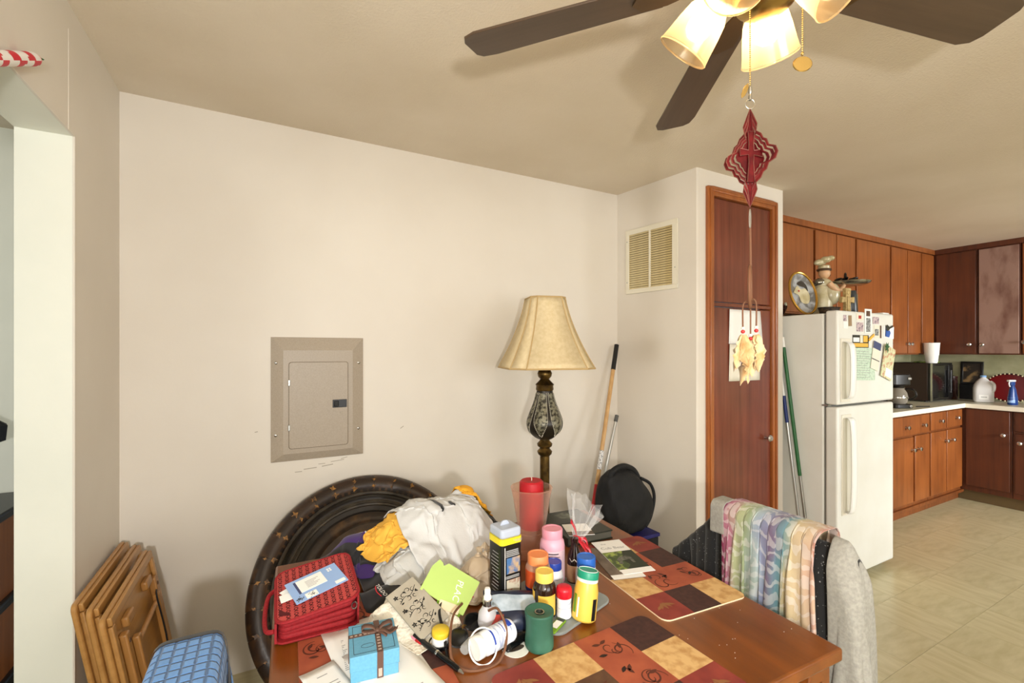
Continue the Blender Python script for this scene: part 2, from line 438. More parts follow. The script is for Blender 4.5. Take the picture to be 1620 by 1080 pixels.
# pantry closet: the side wall with the return-air grille stands a little out of square
PA = Vector((2.025, 2.326)); PB = Vector((2.108, 1.760)); PC = Vector((2.907, 1.760))
dx0, dx1, dz1 = 2.181, 2.830, 2.345
pw = MB().prism([(PA.x, PA.y), (PB.x, PB.y), (PB.x+.012, PB.y-.004), (dx0, 1.757), (dx0, 1.83), (2.14, 1.83), (2.07, 2.326)], 0, ZC)
pw.box(dx0, dx1, 1.757, 1.83, dz1, ZC).box(dx1, PC.x, 1.757, 1.83, 0, ZC).box(2.86, PC.x, 1.83, 2.40, 0, ZC)
struct(pw.build('wall_pantry', 'wall_paint', smooth=False))
tr = MB(); tw = 0.052
for x0, x1, z0, z1 in ((dx0, dx0+tw, 0, dz1), (dx1-tw, dx1, 0, dz1), (dx0+tw, dx1-tw, dz1-tw, dz1)):
    tr.box(x0, x1, 1.738, 1.83, z0, z1)
t3 = struct(tr.build('trim_3', 'pantry_trim', bevel=0.006, smooth=False))
tr = MB()
for x0, x1, z0, z1 in ((dx0+.012, dx0+.030, 0, dz1-.012), (dx1-.030, dx1-.012, 0, dz1-.012), (dx0+.03, dx1-.03, dz1-.030, dz1-.012)):
    tr.box(x0, x1, 1.731, 1.742, z0, z1)
tr.build('molding', 'pantry_trim', t3, bevel=0.004)
struct(MB().box(dx0+tw, dx1-tw, 1.752, 1.80, 1.668, 1.69).build('trim_4', 'pantry_door', bevel=0.004))
d1 = struct(MB().box(dx0+tw+.003, dx1-tw-.003, 1.758, 1.782, 1.695, dz1-tw-.004).build('door_1', 'pantry_door', bevel=0.003))
d2 = struct(MB().box(dx0+tw+.003, dx1-tw-.003, 1.756, 1.782, 0.012, 1.662).build('door_2', 'pantry_door', bevel=0.003))
kb = MB().at((2.728, 1.756, .871), (R(90), 0, 0)).lathe([(.009, 0), (.008, .012), (.010, .016), (.019, .024), (.021, .032), (.014, .040), (0, .042)], 20)
plabel(kb.build('door_knob', 'chrome', d2), 'small chrome knob')
for zz in (1.545, .3): MB().box(dx0+tw-.004, dx0+tw+.010, 1.748, 1.757, zz-.025, zz+.025).build('hinge', 'brass', d2, bevel=.002)

# ------------------------------------------------------------------ return-air grille on the closet side wall
u = (PB-PA).normalized(); gang = math.atan2(u.y, u.x)
gp = PA+u*0.272
gr = thing('air_vent', 'cream metal return-air grille with two columns of louvres beside the closet', 'vent', (gp.x-0.0, gp.y, 1.977), gang)
W, Hh = .376, .408           # local +x along the wall, local -y out of it
def out(mb): return mb
f = MB()
for x0, x1, z0, z1 in ((-W/2, W/2, -Hh/2, -Hh/2+.026), (-W/2, W/2, Hh/2-.030, Hh/2), (-W/2, -W/2+.026, -Hh/2+.026, Hh/2-.03), (W/2-.036, W/2, -Hh/2+.026, Hh/2-.03), (-.012, .002, -Hh/2+.026, Hh/2-.03)):
    f.box(x0, x1, -.012, -.0005, z0, z1)
f.build('frame', 'grille_cream', gr, bevel=0.003)
MB().box(-W/2+.02, W/2-.03, -.003, -.001, -Hh/2+.02, Hh/2-.02).build('backing', 'grille_dark', gr)
NS = 25
for (x0, x1) in ((-W/2+.026, -.012), (.002, W/2-.036)):
    me = MB().add([(x0, -.0045, .0064), (x1, -.0045, .0064), (x1, -.0110, -.0058), (x0, -.0110, -.0058), (x0, -.0038, .0058), (x1, -.0038, .0058), (x1, -.0103, -.0064), (x0, -.0103, -.0064)],
                  [(0, 1, 2, 3), (7, 6, 5, 4), (0, 4, 5, 1), (2, 6, 7, 3), (1, 5, 6, 2), (3, 7, 4, 0)]).mesh('slat', 'grille_slat', smooth=False)
    for i in range(NS):
        s = link('slat', me, gr); s.location = (0, 0, -Hh/2+.026+(Hh-.056)*(i+.5)/NS)
for x, z in ((-W/2+.012, .13), (-W/2+.012, -.13), (W/2-.016, -.08)):
    MB().at((x, -.012, z), (R(90), 0, 0)).lathe([(.004, 0), (.003, .0015), (0, .002)], 10).build('screw', 'steel_dull', gr)

# ------------------------------------------------------------------ breaker panel
bp = thing('breaker_panel', 'taupe metal electrical breaker panel set in the cream wall', 'panel', (0.207, YB, 1.19))
w2, h2 = .2, .283
m = MB()
m.add([(-w2, 0, -h2), (w2, 0, -h2), (w2, 0, h2), (-w2, 0, h2), (-w2, -.006, -h2), (w2, -.006, -h2), (w2, -.006, h2), (-w2, -.006, h2),
       (-w2+.05, -.020, -h2+.035), (w2-.05, -.020, -h2+.035), (w2-.05, -.020, h2-.06), (-w2+.05, -.020, h2-.06)],
      [(0, 1, 5, 4), (1, 2, 6, 5), (2, 3, 7, 6), (3, 0, 4, 7), (4, 5, 9, 8), (5, 6, 10, 9), (6, 7, 11, 10), (7, 4, 8, 11), (8, 9, 10, 11), (3, 2, 1, 0)])
m.build('cover', 'panel_grey', bp, smooth=False)
dr = MB().at((0, -.0195, 0), (R(90), 0, 0)).prism(rrect(-.127, .127, -.226, .168, .012), 0, .004).build('panel_door', 'panel_grey', bp, bevel=.0012)
MB().at((0, -.0185, 0), (R(90), 0, 0)).prism(rrect(-.1285, .1285, -.2275, .1695, .0125), 0, .0022).build('door_gap', 'grille_dark', bp)
lt = MB().box(.058, .122, -.0255, -.0225, -.048, -.010).build('latch', 'black_plastic', dr, bevel=.002)
MB().box(.064, .086, -.029, -.0245, -.044, -.016).build('latch_button', 'black_gloss', lt, bevel=.003)
MB().at((.099, -.0235, -.072), (R(90), 0, 0)).lathe([(.007, 0), (.006, .0015), (0, .0018)], 14, sx=1, sy=.7).build('stamp', 'panel_grey', dr)
for z in (.075, -.13): MB().box(-.131, -.122, -.026, -.019, z-.014, z+.014).build('hinge', 'steel_dull', dr, bevel=.002)
for x, z in ((-.179, .166), (.178, .164), (-.18, -.16), (.176, -.155)):
    MB().at((x, -.010, z), (R(90), 0, 0)).lathe([(.0075, 0), (.0075, .002), (.004, .005), (0, .0055)], 14).build('screw', 'chrome', bp)
# ------------------------------------------------------------------ ceiling fan
wood('fan_blade', (58, 44, 32), (84, 66, 50), 'x', 1.0, 0.45)
M('fan_bronze', (92, 70, 44), 0.35, 0.8)
M('fan_brass', (190, 160, 96), 0.25, 1.0)
M('lamp_bulb', (255, 240, 210), 0.4, emit=(255, 226, 176), estr=21.0)
def ribbed_shade_mat():
    m = bpy.data.materials.new('shade_glass'); m.use_nodes = True
    N, L = m.node_tree.nodes, m.node_tree.links; N.remove(N['Principled BSDF'])
    t = N.new('ShaderNodeBsdfTransparent'); t.inputs[0].default_value = lin((255, 240, 214))
    tr_ = N.new('ShaderNodeBsdfTranslucent'); tr_.inputs[0].default_value = lin((255, 236, 205))
    g = N.new('ShaderNodeBsdfGlossy'); g.inputs[1].default_value = 0.1; g.inputs[0].default_value = lin((255, 245, 225))
    a = N.new('ShaderNodeMixShader'); a.inputs[0].default_value = 0.55
    L.new(t.outputs[0], a.inputs[1]); L.new(tr_.outputs[0], a.inputs[2])
    b = N.new('ShaderNodeMixShader'); b.inputs[0].default_value = 0.12
    L.new(a.outputs[0], b.inputs[1]); L.new(g.outputs[0], b.inputs[2])
    L.new(b.outputs[0], N['Material Output'].inputs[0]); MATS['shade_glass'] = m
ribbed_shade_mat()
FX, FY, FZ = 0.885, 0.570, 2.187
fan = thing('ceiling_fan', 'dark five-blade ceiling fan with lit ribbed glass lamp shades', 'fan', (FX, FY, ZC))
dz = FZ-ZC
MB().lathe([(.03, dz+.15), (.05, -.06), (.075, -.03), (.078, -.004), (.07, 0)], 28).build('canopy', 'fan_bronze', fan)
MB().cyl((0, 0, dz+.12), (0, 0, -.05), .014).build('downrod', 'fan_bronze', fan)
MB().lathe([(.02, dz+.145), (.07, dz+.14), (.105, dz+.11), (.115, dz+.07), (.112, dz+.03), (.09, dz+.005), (.05, dz-.002), (.02, dz-.002)], 36).build('motor', 'fan_bronze', fan)
MB().lathe([(.045, dz-.002), (.062, dz-.012), (.066, dz-.045), (.055, dz-.075), (.032, dz-.088), (.012, dz-.092), (0, dz-.092)], 28).build('light_hub', 'fan_brass', fan)
# blade: rounded tip, slightly wider outwards, pitched
R0, R1 = .20, .667
poly = [(R0, -.050), (R1-.05, -.064), (R1-.012, -.058), (R1, -.040), (R1, .030), (R1-.010, .052), (R1-.04, .064), (R0, .052), (R0-.012, .02), (R0-.012, -.02)]
bl = MB().at((0, 0, 0), (R(-11), 0, 0)).prism(poly, -.003, .003).mesh('blade', 'fan_blade', angle=30)
ir = MB().at((0, 0, 0), (R(-11), 0, 0)).prism([(.06, -.016), (.13, -.012), (.19, -.035), (.245, -.036), (.262, 0), (.245, .036), (.19, .035), (.13, .012), (.06, .016)], -.008, -.0035).mesh('blade_iron', 'fan_bronze')
for k in range(5):
    b = link('blade', bl, fan, bevel=.0015); b.location = (0, 0, dz); b.rotation_euler = (0, 0, R(130.2-72*k))
    link('blade_iron', ir, b)
prof = [(.020, 0), (.024, .006), (.036, .016), (.047, .036), (.053, .065), (.058, .098), (.062, .118)]
shm = MB().lathe(prof, 96, flute=.012, nf=48, cap=False)
shm.lathe([(.0625, .118), (.0640, .120), (.0625, .123), (.0605, .120)], 64, cap=False)
shm = shm.mesh('lamp_shade', 'shade_glass', angle=70)
bulb = MB().lathe([(.010, .012), (.013, .028), (.024, .046), (.029, .062), (.026, .078), (.014, .089), (0, .092)], 20).mesh('bulb', 'lamp_bulb', angle=80)
sock = MB().lathe([(.016, -.03), (.021, -.022), (.021, .006), (.012, .014), (.012, .03)], 18).mesh('socket', 'fan_brass')
for k in range(4):
    az = R(112+90*k); tilt = 42
    e = Vector((math.cos(az), math.sin(az), 0))
    ax = e*math.sin(R(tilt))+Vector((0, 0, -math.cos(R(tilt))))
    q = Vector((0, 0, 1)).rotation_difference(ax).to_euler()
    kc = Vector((-.018, .010, 0)); nk = e*.070+kc+Vector((0, 0, dz-.030))
    arm = MB().tube(spline([tuple(e*.04+Vector((0, 0, dz-.02))), tuple(e*.058+kc*.6+Vector((0, 0, dz-.014))), tuple(nk-ax*.02)], 6), .007, 10).build('lamp_arm', 'fan_brass', fan)
    for nm, me in (('socket', sock), ('bulb', bulb), ('lamp_shade', shm)):
        o = link(nm, me, fan); o.location = nk; o.rotation_euler = q; o.scale = (.93, .93, .93)
# beaded pull chain with a round medal (the spare one)
def bead_chain(parent, x, y, z0, z1, mat='fan_brass'):
    mb = MB(); n = int((z0-z1)/.0042)
    for i in range(n): mb.ell((x, y, z0-(z0-z1)*(i+.5)/n), .0016, .0016, .0016, 6, 4)
    o = mb.build('pull_chain', mat, parent); return o
rgt = Vector((.882, -.471, 0)); fwd = Vector((.471, .882, 0))
c2 = rgt*.062+fwd*(-.02)
bead_chain(fan, c2.x, c2.y, dz-.07, -.440)
md = MB().at((c2.x, c2.y, -.458), (0, R(14), R(-28))).at((c2.x, c2.y, -.460), (R(90), R(14), R(-40))).lathe([(0, -.0015), (.0165, -.0015), (.018, 0), (.0165, .0015), (0, .0015)], 24, sx=1, sy=.85)
md.at((c2.x, c2.y, -.440)).ell((0, 0, 0), .003, .003, .004, 8, 6)
plabel(md.build('chain_medal', 'fan_brass', fan), 'oval brass medal on the pull chain')

# chain with the red spinner and the dream catcher, hung one below the other
cx, cy = 0.858, 0.585
pc = thing('pull_chain', 'long beaded brass pull chain with leaf-shaped tag and key ring', 'chain', (cx, cy, 1.915))
bead_chain(pc, 0, 0, .205, .030)
MB().lathe([(0, 0), (.003, .002), (.0035, .010), (.002, .014), (.004, .018), (.003, .028), (0, .03)], 10).build('swivel', 'steel_dull', pc)
MB().at((0, 0, -.006), (0, 0, R(-28))).tube([(.0095*math.cos(a), 0, .0095*math.sin(a)) for a in np.linspace(0, 2*math.pi, 20, endpoint=False)], .0009, 6, True).build('key_ring', 'steel_dull', pc)
MB().at((-.009, .005, .021), (R(90), R(24), R(-28))).prism([(0, .017), (.004, .010), (.005, 0), (.004, -.010), (0, -.017), (-.004, -.010), (-.005, 0), (-.004, .010)], -.0008, .0008).build('tag', 'fan_brass', pc, bevel=.0005)

M('spinner_red', (112, 22, 26), 0.32, 0.55, col2=(78, 14, 18), nscale=40)
M('spinner_edge', (132, 84, 74), 0.35, 0.7)
sp = thing('wind_spinner', 'red metal cross wind spinner hanging from the fan chain', 'ornament', (cx, cy, 1.800))
half = [(0, .100), (.006, .085), (.013, .066), (.011, .052), (.020, .044), (.024, .034), (.030, .030), (.034, .018), (.046, .012), (.050, 0)]
half += [(x, -z) for x, z in reversed(half[:-1])]
outl = half+[(-x, z) for x, z in reversed(half[1:-1])]
def ringlayer(s0, s1, th=.0007):
    mb = MB(); n = len(outl); v = []
    for s_ in (s0, s1):
        for y in (-th, th): v += [(x*s_, y, z*s_ if abs(z) < .0999 else z*(1 if s_ > .2 else s_)) for x, z in outl]
    f_ = []
    for i in range(n):
        j = (i+1) % n
        f_ += [(i, j, 2*n+j, 2*n+i), (n+j, n+i, 3*n+i, 3*n+j), (i, n+i, n+j, j), (2*n+i, 2*n+j, 3*n+j, 3*n+i)]
    return mb.add(v, f_)
S_ = [1.0, .87, .74, .61]
for k in range(3):
    o = ringlayer(S_[k], S_[k+1]+.02).build('spinner_layer', 'spinner_red', sp); o.rotation_euler = (0, 0, R(-70+k*17))
    e_ = MB().tube([(x*S_[k], 0, z*S_[k] if abs(z) < .0999 else z) for x, z in outl], .0009, 5, True).build('rim', 'spinner_edge', o)
o = ringlayer(S_[3], 0.02).build('spinner_layer', 'spinner_red', sp); o.rotation_euler = (0, 0, R(-22))
cr = [(-.007, .052), (.007, .052), (.005, .026), (.006, .014), (.024, .017), (.024, .002), (.006, .005), (.005, -.01), (.008, -.05), (-.008, -.05), (-.005, -.01), (-.006, .005), (-.024, .002), (-.024, .017), (-.006, .014), (-.005, .026)]
o2 = MB().at((0, 0, 0), (R(90), 0, 0)).prism(cr, -.0035, .0035).build('cross', 'spinner_red', o, bevel=.001)
MB().at((0, -.0037, 0), (R(90), 0, 0)).tube([(x, y, 0) for x, y in cr], .0008, 5, True).build('cross_edge', 'spinner_edge', o)

M('leather_brown', (110, 72, 48), 0.7)
M('feather', (214, 190, 146), 0.8, col2=(180, 138, 84), nscale=40, sheen=.3)
M('bead_red', (176, 40, 40), 0.35); M('bead_white', (232, 226, 214), 0.4)
dc = thing('dream_catcher', 'small brown dream catcher with red beads and tan feathers', 'dream catcher', (cx, cy, 1.665))
MB().at((0, 0, .012), (0, 0, R(20))).tube([(.005*math.cos(a), 0, .02*math.sin(a)) for a in np.linspace(0, 2*math.pi, 20, endpoint=False)], .0011, 6, True).build('snap_hook', 'chrome', dc)
MB().tube([(0, 0, -.006), (.001, 0, -.04), (.002, 0, -.085)], .0022, 8).build('hanging_cord', 'leather_brown', dc)
hz = -.126; hr = .042
hoop = [(hr*.92*math.cos(a), 0, hz+hr*math.sin(a)) for a in np.linspace(0, 2*math.pi, 40, endpoint=False)]
HA = R(-28.1+60)
MB().at((0, 0, 0), (0, 0, HA)).tube(hoop, .0028, 8, True).build('hoop', 'leather_brown', dc)
web = MB().at((0, 0, 0), (0, 0, HA))
for s_ in range(8):
    a = 2*math.pi*s_/8; b = a+2*math.pi*3/8
    web.cyl((hr*.9*math.cos(a), 0, hz+hr*.97*math.sin(a)), (hr*.9*math.cos(b), 0, hz+hr*.97*math.sin(b)), .0006, n=5)
web.build('web', 'leather_brown', dc)
def feather(parent, p, ln, wd, tilt, yaw, seed):
    rg = random.Random(seed); mb = MB().at(p, (tilt, rg.uniform(-.2, .2), yaw))
    n = 12; L_, Rr = [], []
    for i in range(n+1):
        t = i/n; w = wd*math.sin(math.pi*min(1, .08+t*.95))**.7*(1+.25*rg.uniform(-1, 1))
        L_.append((-w, .3*w*rg.uniform(-1, 1), -ln*t-rg.uniform(0, .3)*w)); Rr.append((w, .3*w*rg.uniform(-1, 1), -ln*t-rg.uniform(0, .3)*w))
    v = [(0, 0, -ln*i/n) for i in range(n+1)]+L_+Rr
    f_ = []
    for i in range(n): f_ += [(i, i+1, n+2+i, n+1+i), (i+1, i, 2*n+2+i, 2*n+3+i)]
    return mb.add(v, f_).build('feather', 'feather', parent, solid=.0006)
for i, (ox, oz, zb, zf) in enumerate(((-.0145, -.155, -.216, -.222), (.001, -.168, -.230, -.238), (.0125, -.150, -.214, -.222))):
    p = rgt*ox
    MB().tube(spline([(p.x*.5, p.y*.5, oz), (p.x, p.y, oz-.01), (p.x, p.y, zb+.004)], 5), .0016, 6).build('thong', 'leather_brown', dc)
    MB().at((p.x, p.y, zb)).ell((0, 0, 0), .0042, .0042, .0038, 10, 8).build('bead', 'bead_red', dc)
    MB().at((p.x, p.y, zb+.007)).ell((0, 0, 0), .0036, .0036, .003, 10, 8).build('bead', 'bead_white', dc)
    for k in range(4):
        feather(dc, (p.x, p.y, zf), .060+.010*k*(1 if i == 1 else .6), .014, R(-10+7*k), R(-28+55*(k-1.5)+20*i), 10*i+k)
feather(dc, (0, 0, -.262), .06, .009, R(0), R(0), 77).rotation_euler = (0, R(0), 0)

# ------------------------------------------------------------------ floor lamp
M('shade_fabric', (222, 204, 166), 0.8, col2=(212, 192, 150), nscale=60, bump=.2, bscale=300)
M('shade_trim', (186, 158, 110), 0.75)
M('lamp_brass', (112, 88, 44), 0.35, 0.85, col2=(66, 50, 26), nscale=30)
M('crackle', (128, 124, 104), 0.35, 0.25, col2=(40, 36, 26), nscale=70, lo=.42, hi=.58, bump=.5, bscale=70)
M('urn_dark', (36, 30, 22), 0.3, 0.3)
lamp = thing('floor_lamp', 'antique brass floor lamp with crackle urn and beige bell shade', 'lamp', (1.197, 1.90, 0), R(-16))
MB().lathe([(.0, 0), (.15, 0), (.15, .012), (.13, .022), (.07, .034), (.03, .05), (.022, .09), (.016, .10)], 40).build('base', 'lamp_brass', lamp)
MB().cyl((0, 0, .09), (0, 0, .905), .0235, n=24).build('pole', 'lamp_brass', lamp)
MB().lathe([(.024, .895), (.034, .905), (.037, .918), (.028, .928), (.024, .934), (.036, .944), (.038, .955), (.026, .968), (.022, .978)], 28).build('collar', 'lamp_brass', lamp)
urn = [(.022, .975), (.045, .985), (.072, 1.010), (.086, 1.045), (.084, 1.075), (.070, 1.115), (.054, 1.155), (.043, 1.195), (.038, 1.225)]
ub = MB().lathe(spline(urn, 5), 48, flute=.03, nf=6).build('urn', 'urn_dark', lamp)
prof = spline(urn, 5)
def urn_r(z):
    return float(np.interp(z, [p[1] for p in prof], [p[0] for p in prof]))
for k in range(6):
    a0 = 2*math.pi*k/6
    n = 14; rows = []
    zs = np.linspace(1.000, 1.205, 20)
    for z in zs:
        s_ = math.sin(math.pi*min(1, max(0, (z-.992)/.10)) / 2) if z < 1.09 else 1
        hw = .42*s_
        rows.append([((urn_r(z)*(1+.03*math.cos(6*t))+.0028)*math.cos(a0+t), (urn_r(z)*(1+.03*math.cos(6*t))+.0028)*math.sin(a0+t), z) for t in np.linspace(-hw, hw, n)])
    pn = MB().grid(rows).build('crackle_panel', 'crackle', lamp)
    bd = MB(); path = [r[0] for r in rows]+[r[-1] for r in reversed(rows)]
    P_ = [Vector(p) for p in spline(path, 3, True)]
    acc = 0
    for i in range(len(P_)):
        d_ = (P_[i]-P_[i-1]).length; acc += d_
        if acc > .0046: bd.ell(P_[i], .0019, .0019, .0019, 6, 4); acc = 0
    bd.build('beading', 'grille_cream', pn)
MB().lathe([(.040, 1.215), (.044, 1.222), (.042, 1.238), (.046, 1.246), (.040, 1.252), (.030, 1.262), (.022, 1.272), (.033, 1.285), (.036, 1.300), (.030, 1.314), (.020, 1.322), (.045, 1.330), (.046, 1.336), (.012, 1.340), (.012, 1.38)], 28).build('neck', 'lamp_brass', lamp)
MB().lathe([(.012, 1.38), (.016, 1.385), (.016, 1.43), (.012, 1.44)], 16).build('socket', 'lamp_brass', lamp)
MB().lathe([(.012, 1.43), (.016, 1.45), (.029, 1.49), (.027, 1.52), (.012, 1.54), (0, 1.541)], 16).build('bulb', 'white_plastic', lamp)
def sq(hw, cut):
    h = hw; c = cut
    return [(h, -h+c), (h, h-c), (h-c*.55, h-c*.55), (h-c, h), (-h+c, h), (-h+c*.55, h-c*.55), (-h, h-c), (-h, -h+c), (-h+c*.55, -h+c*.55), (-h+c, -h), (h-c, -h), (h-c*.55, -h+c*.55)]
zt, zb = 1.668, 1.328
lev = []
for i in range(13):
    t = i/12; hw = .085+(.205-.085)*(t**1.75*.62+t*.38); lev.append((sq(hw, hw*.30), zt-(zt-zb)*t))
secs = [(0, 1), (1, 3), (3, 4), (4, 6), (6, 7), (7, 9), (9, 10), (10, 12)]
for a, b in secs:
    rows = [[(p[i % 12][0], p[i % 12][1], z) for i in range(a, b+1)] for p, z in lev]
    MB().grid(rows).build('shade_panel', 'shade_fabric', lamp, solid=.0015)
for i in (0, 1, 3, 4, 6, 7, 9, 10):
    MB().tube([(p[i][0], p[i][1], z) for p, z in lev], .0032, 6).build('shade_seam', 'shade_trim', lamp)
for p, z in (lev[0], lev[-1]):
    MB().tube([(x, y, z) for x, y in p], .0045, 6, True).build('shade_trim', 'shade_trim', lamp)
sp_ = MB()
for k in range(4):
    a = R(90*k+0); sp_.cyl((0, 0, zt-.02), (.085*math.cos(a), .085*math.sin(a), zt-.002), .0015, n=6)
sp_.cyl((0, 0, 1.53), (0, 0, zt), .003, n=8); sp_.build('spider', 'lamp_brass', lamp)

# ------------------------------------------------------------------ round leather-covered table top leaning on the wall
M('leather_dark', (50, 36, 28), 0.33, col2=(104, 72, 42), nscale=9, lo=.45, hi=.8, bump=.35, bscale=35)
M('leather_dark_b', (42, 31, 25), 0.33, col2=(112, 78, 42), nscale=14, lo=.5, hi=.85, bump=.35, bscale=35)
M('gold_wear', (150, 104, 40), 0.5, col2=(70, 46, 24), nscale=60, lo=.4, hi=.6)
M('disc_groove', (26, 20, 17), 0.3)
M('disc_grey', (66, 58, 48), 0.4, col2=(44, 38, 32), nscale=20)
ln = R(57.2)
disc = thing('round_table_top', 'large round dark leather-covered table top leaning against the wall', 'table top', (0.398, 2.008, 0.412), rot=(ln, 0, 0))
RD = .478; NP = 30
band = [(RD, -.030), (RD+.001, -.012), (RD-.006, .004), (RD-.022, .016), (RD-.045, .019), (RD-.066, .014), (RD-.080, .004)]
da = 2*math.pi/NP
for q, mt in enumerate(('leather_dark', 'leather_dark_b')):
    me = MB().lathe(band, 6, a0=.004, a1=da-.004, cap=False).mesh('leather_panel', mt)
    for k in range(q, NP, 2):
        o = link('leather_panel', me, disc); o.rotation_euler = (0, 0, da*k)
MB().lathe([(r-.002, z-.0015) for r, z in band], 90, cap=False).build('seam_band', 'disc_groove', disc)
st = MB()
for k in range(NP):
    for rr, zz in ((RD-.030, .0185), (RD-.062, .0165)):
        a = da*k+random.uniform(-.01, .01)
        q = random.uniform(.7, 1.7); st.at((rr*math.cos(a), rr*math.sin(a), zz-.0006), (0, 0, a+random.uniform(-.6, .6))).prism([(x*q, y*q*random.uniform(.6, 1.4)) for x, y in ((.011, 0), (.004, .003), (.002, .009), (-.002, .003), (-.010, .002), (-.004, -.003), (.001, -.008), (.004, -.002))], 0, .001)
plabel(st.build('worn_gold_marks', 'gold_wear', disc), 'worn golden star marks at the seams')['kind'] = 'stuff'
MB().lathe([(RD-.080, .002), (RD-.083, .010), (RD-.089, .013), (RD-.095, .010), (RD-.098, -.004)], 90, cap=False).build('bead_rim', 'disc_grey', disc)
MB().lathe([(RD-.098, -.004), (RD-.108, -.012), (RD-.118, -.013)], 90, cap=False).build('groove', 'disc_groove', disc)
MB().lathe([(RD-.118, -.013), (RD-.120, -.006), (RD-.126, -.004), (RD-.131, -.008), (RD-.136, -.004), (RD-.143, -.006), (RD-.146, -.014)], 90, cap=False).build('inner_rim', 'disc_grey', disc)
MB().lathe([(RD-.146, -.014), (RD-.165, -.018), (RD-.175, -.012)], 90, cap=False).build('inner_groove', 'disc_groove', disc)
MB().lathe([(RD-.175, -.012), (RD-.190, -.007), (RD-.215, -.010), (RD-.225, -.016)], 60, cap=False).build('inner_band', 'leather_dark_b', disc)
MB().lathe([(RD-.225, -.016), (.12, -.018), (0, -.018)], 60, cap=False).build('center_leather', 'leather_dark', disc)
MB().lathe([(RD, -.030), (.2, -.032), (0, -.032)], 60, cap=False).build('underside', 'disc_groove', disc)

# ------------------------------------------------------------------ dining table
wood('table_wood', (84, 42, 10), (134, 72, 20), 'y', 0.55, 0.28, 0.2)
wood('table_dark', (66, 32, 14), (96, 52, 22), 'z', 0.7, 0.35, 0.1)
TZ = 0.75
tb = thing('dining_table', 'brown wooden dining table covered in clutter', 'table', (0.572, 1.06, 0), R(-2))
tw_, tl_ = 1.143/2, .99/2
MB().box(-tw_, tw_, -tl_, tl_, TZ-.030, TZ).build('tabletop', 'table_wood', tb, bevel=.006, seg=3)
for x0, x1, y0, y1 in ((-tw_+.05, tw_-.05, -tl_+.045, -tl_+.065), (-tw_+.05, tw_-.05, tl_-.065, tl_-.045), (-tw_+.045, -tw_+.065, -tl_+.06, tl_-.06), (tw_-.065, tw_-.045, -tl_+.06, tl_-.06)):
    MB().box(x0, x1, y0, y1, TZ-.125, TZ-.030).build('apron', 'table_wood', tb, bevel=.003)
for sx in (-1, 1):
    for sy in (-1, 1):
        x, y = sx*(tw_-.055), sy*(tl_-.055)
        lg = MB().cbox(x, y, (TZ-.03)/2, .075, .075, TZ-.03).build('leg', 'table_wood', tb, bevel=.004)
        MB().box(x-.006, x+.006, y+sy*.034, y+sy*.0385, .08, TZ-.07).build('flute', 'table_dark', lg)
        MB().box(x+sx*.034, x+sx*.0385, y-.006, y+.006, .08, TZ-.07).build('flute', 'table_dark', lg)
# ------------------------------------------------------------------ placemats with printed squares
M('mat_cream', (208, 170, 114), 0.7, col2=(180, 136, 80), nscale=45, lo=.42, hi=.66)
M('mat_terra', (168, 86, 56), 0.65, col2=(146, 68, 46), nscale=14)
M('mat_red', (142, 58, 46), 0.65, col2=(120, 44, 38), nscale=16)
M('mat_dark', (70, 40, 34), 0.65, col2=(56, 32, 28), nscale=90)
M('mat_olive', (96, 66, 44), 0.65, col2=(80, 52, 36), nscale=40)
M('mat_edge', (226, 206, 172), 0.8)
M('mat_ink', (84, 40, 26), 0.7); M('mat_leaf', (140, 92, 54), 0.7); M('mat_black', (38, 22, 16), 0.7)
MATN = ['mat_cream', 'mat_terra', 'mat_red', 'mat_dark', 'mat_olive', 'mat_edge']
def swirl(mb, cx, cy, s, a0, z, flip=1):
    pts = []; w = []
    for i in range(34):
        t = i/33; a = a0+flip*t*5.2; r = s*(1-.82*t)
        pts.append((cx+r*math.cos(a), cy+r*math.sin(a))); w.append(.0055*max(s, .013)/.04*(.35+.65*math.sin(math.pi*t)))
    mb.ribbon(pts, w, z)
def leafp(mb, cx, cy, l, wd, a, z):
    n = 6; p = [(l*(i/n-.5), wd*math.sin(math.pi*i/n)) for i in range(n+1)]; p += [(x, -y) for x, y in reversed(p[1:-1])]
    c, s_ = math.cos(a), math.sin(a)
    mb.add([(cx+x*c-y*s_, cy+x*s_+y*c, z) for x, y in p], [tuple(range(len(p)))])
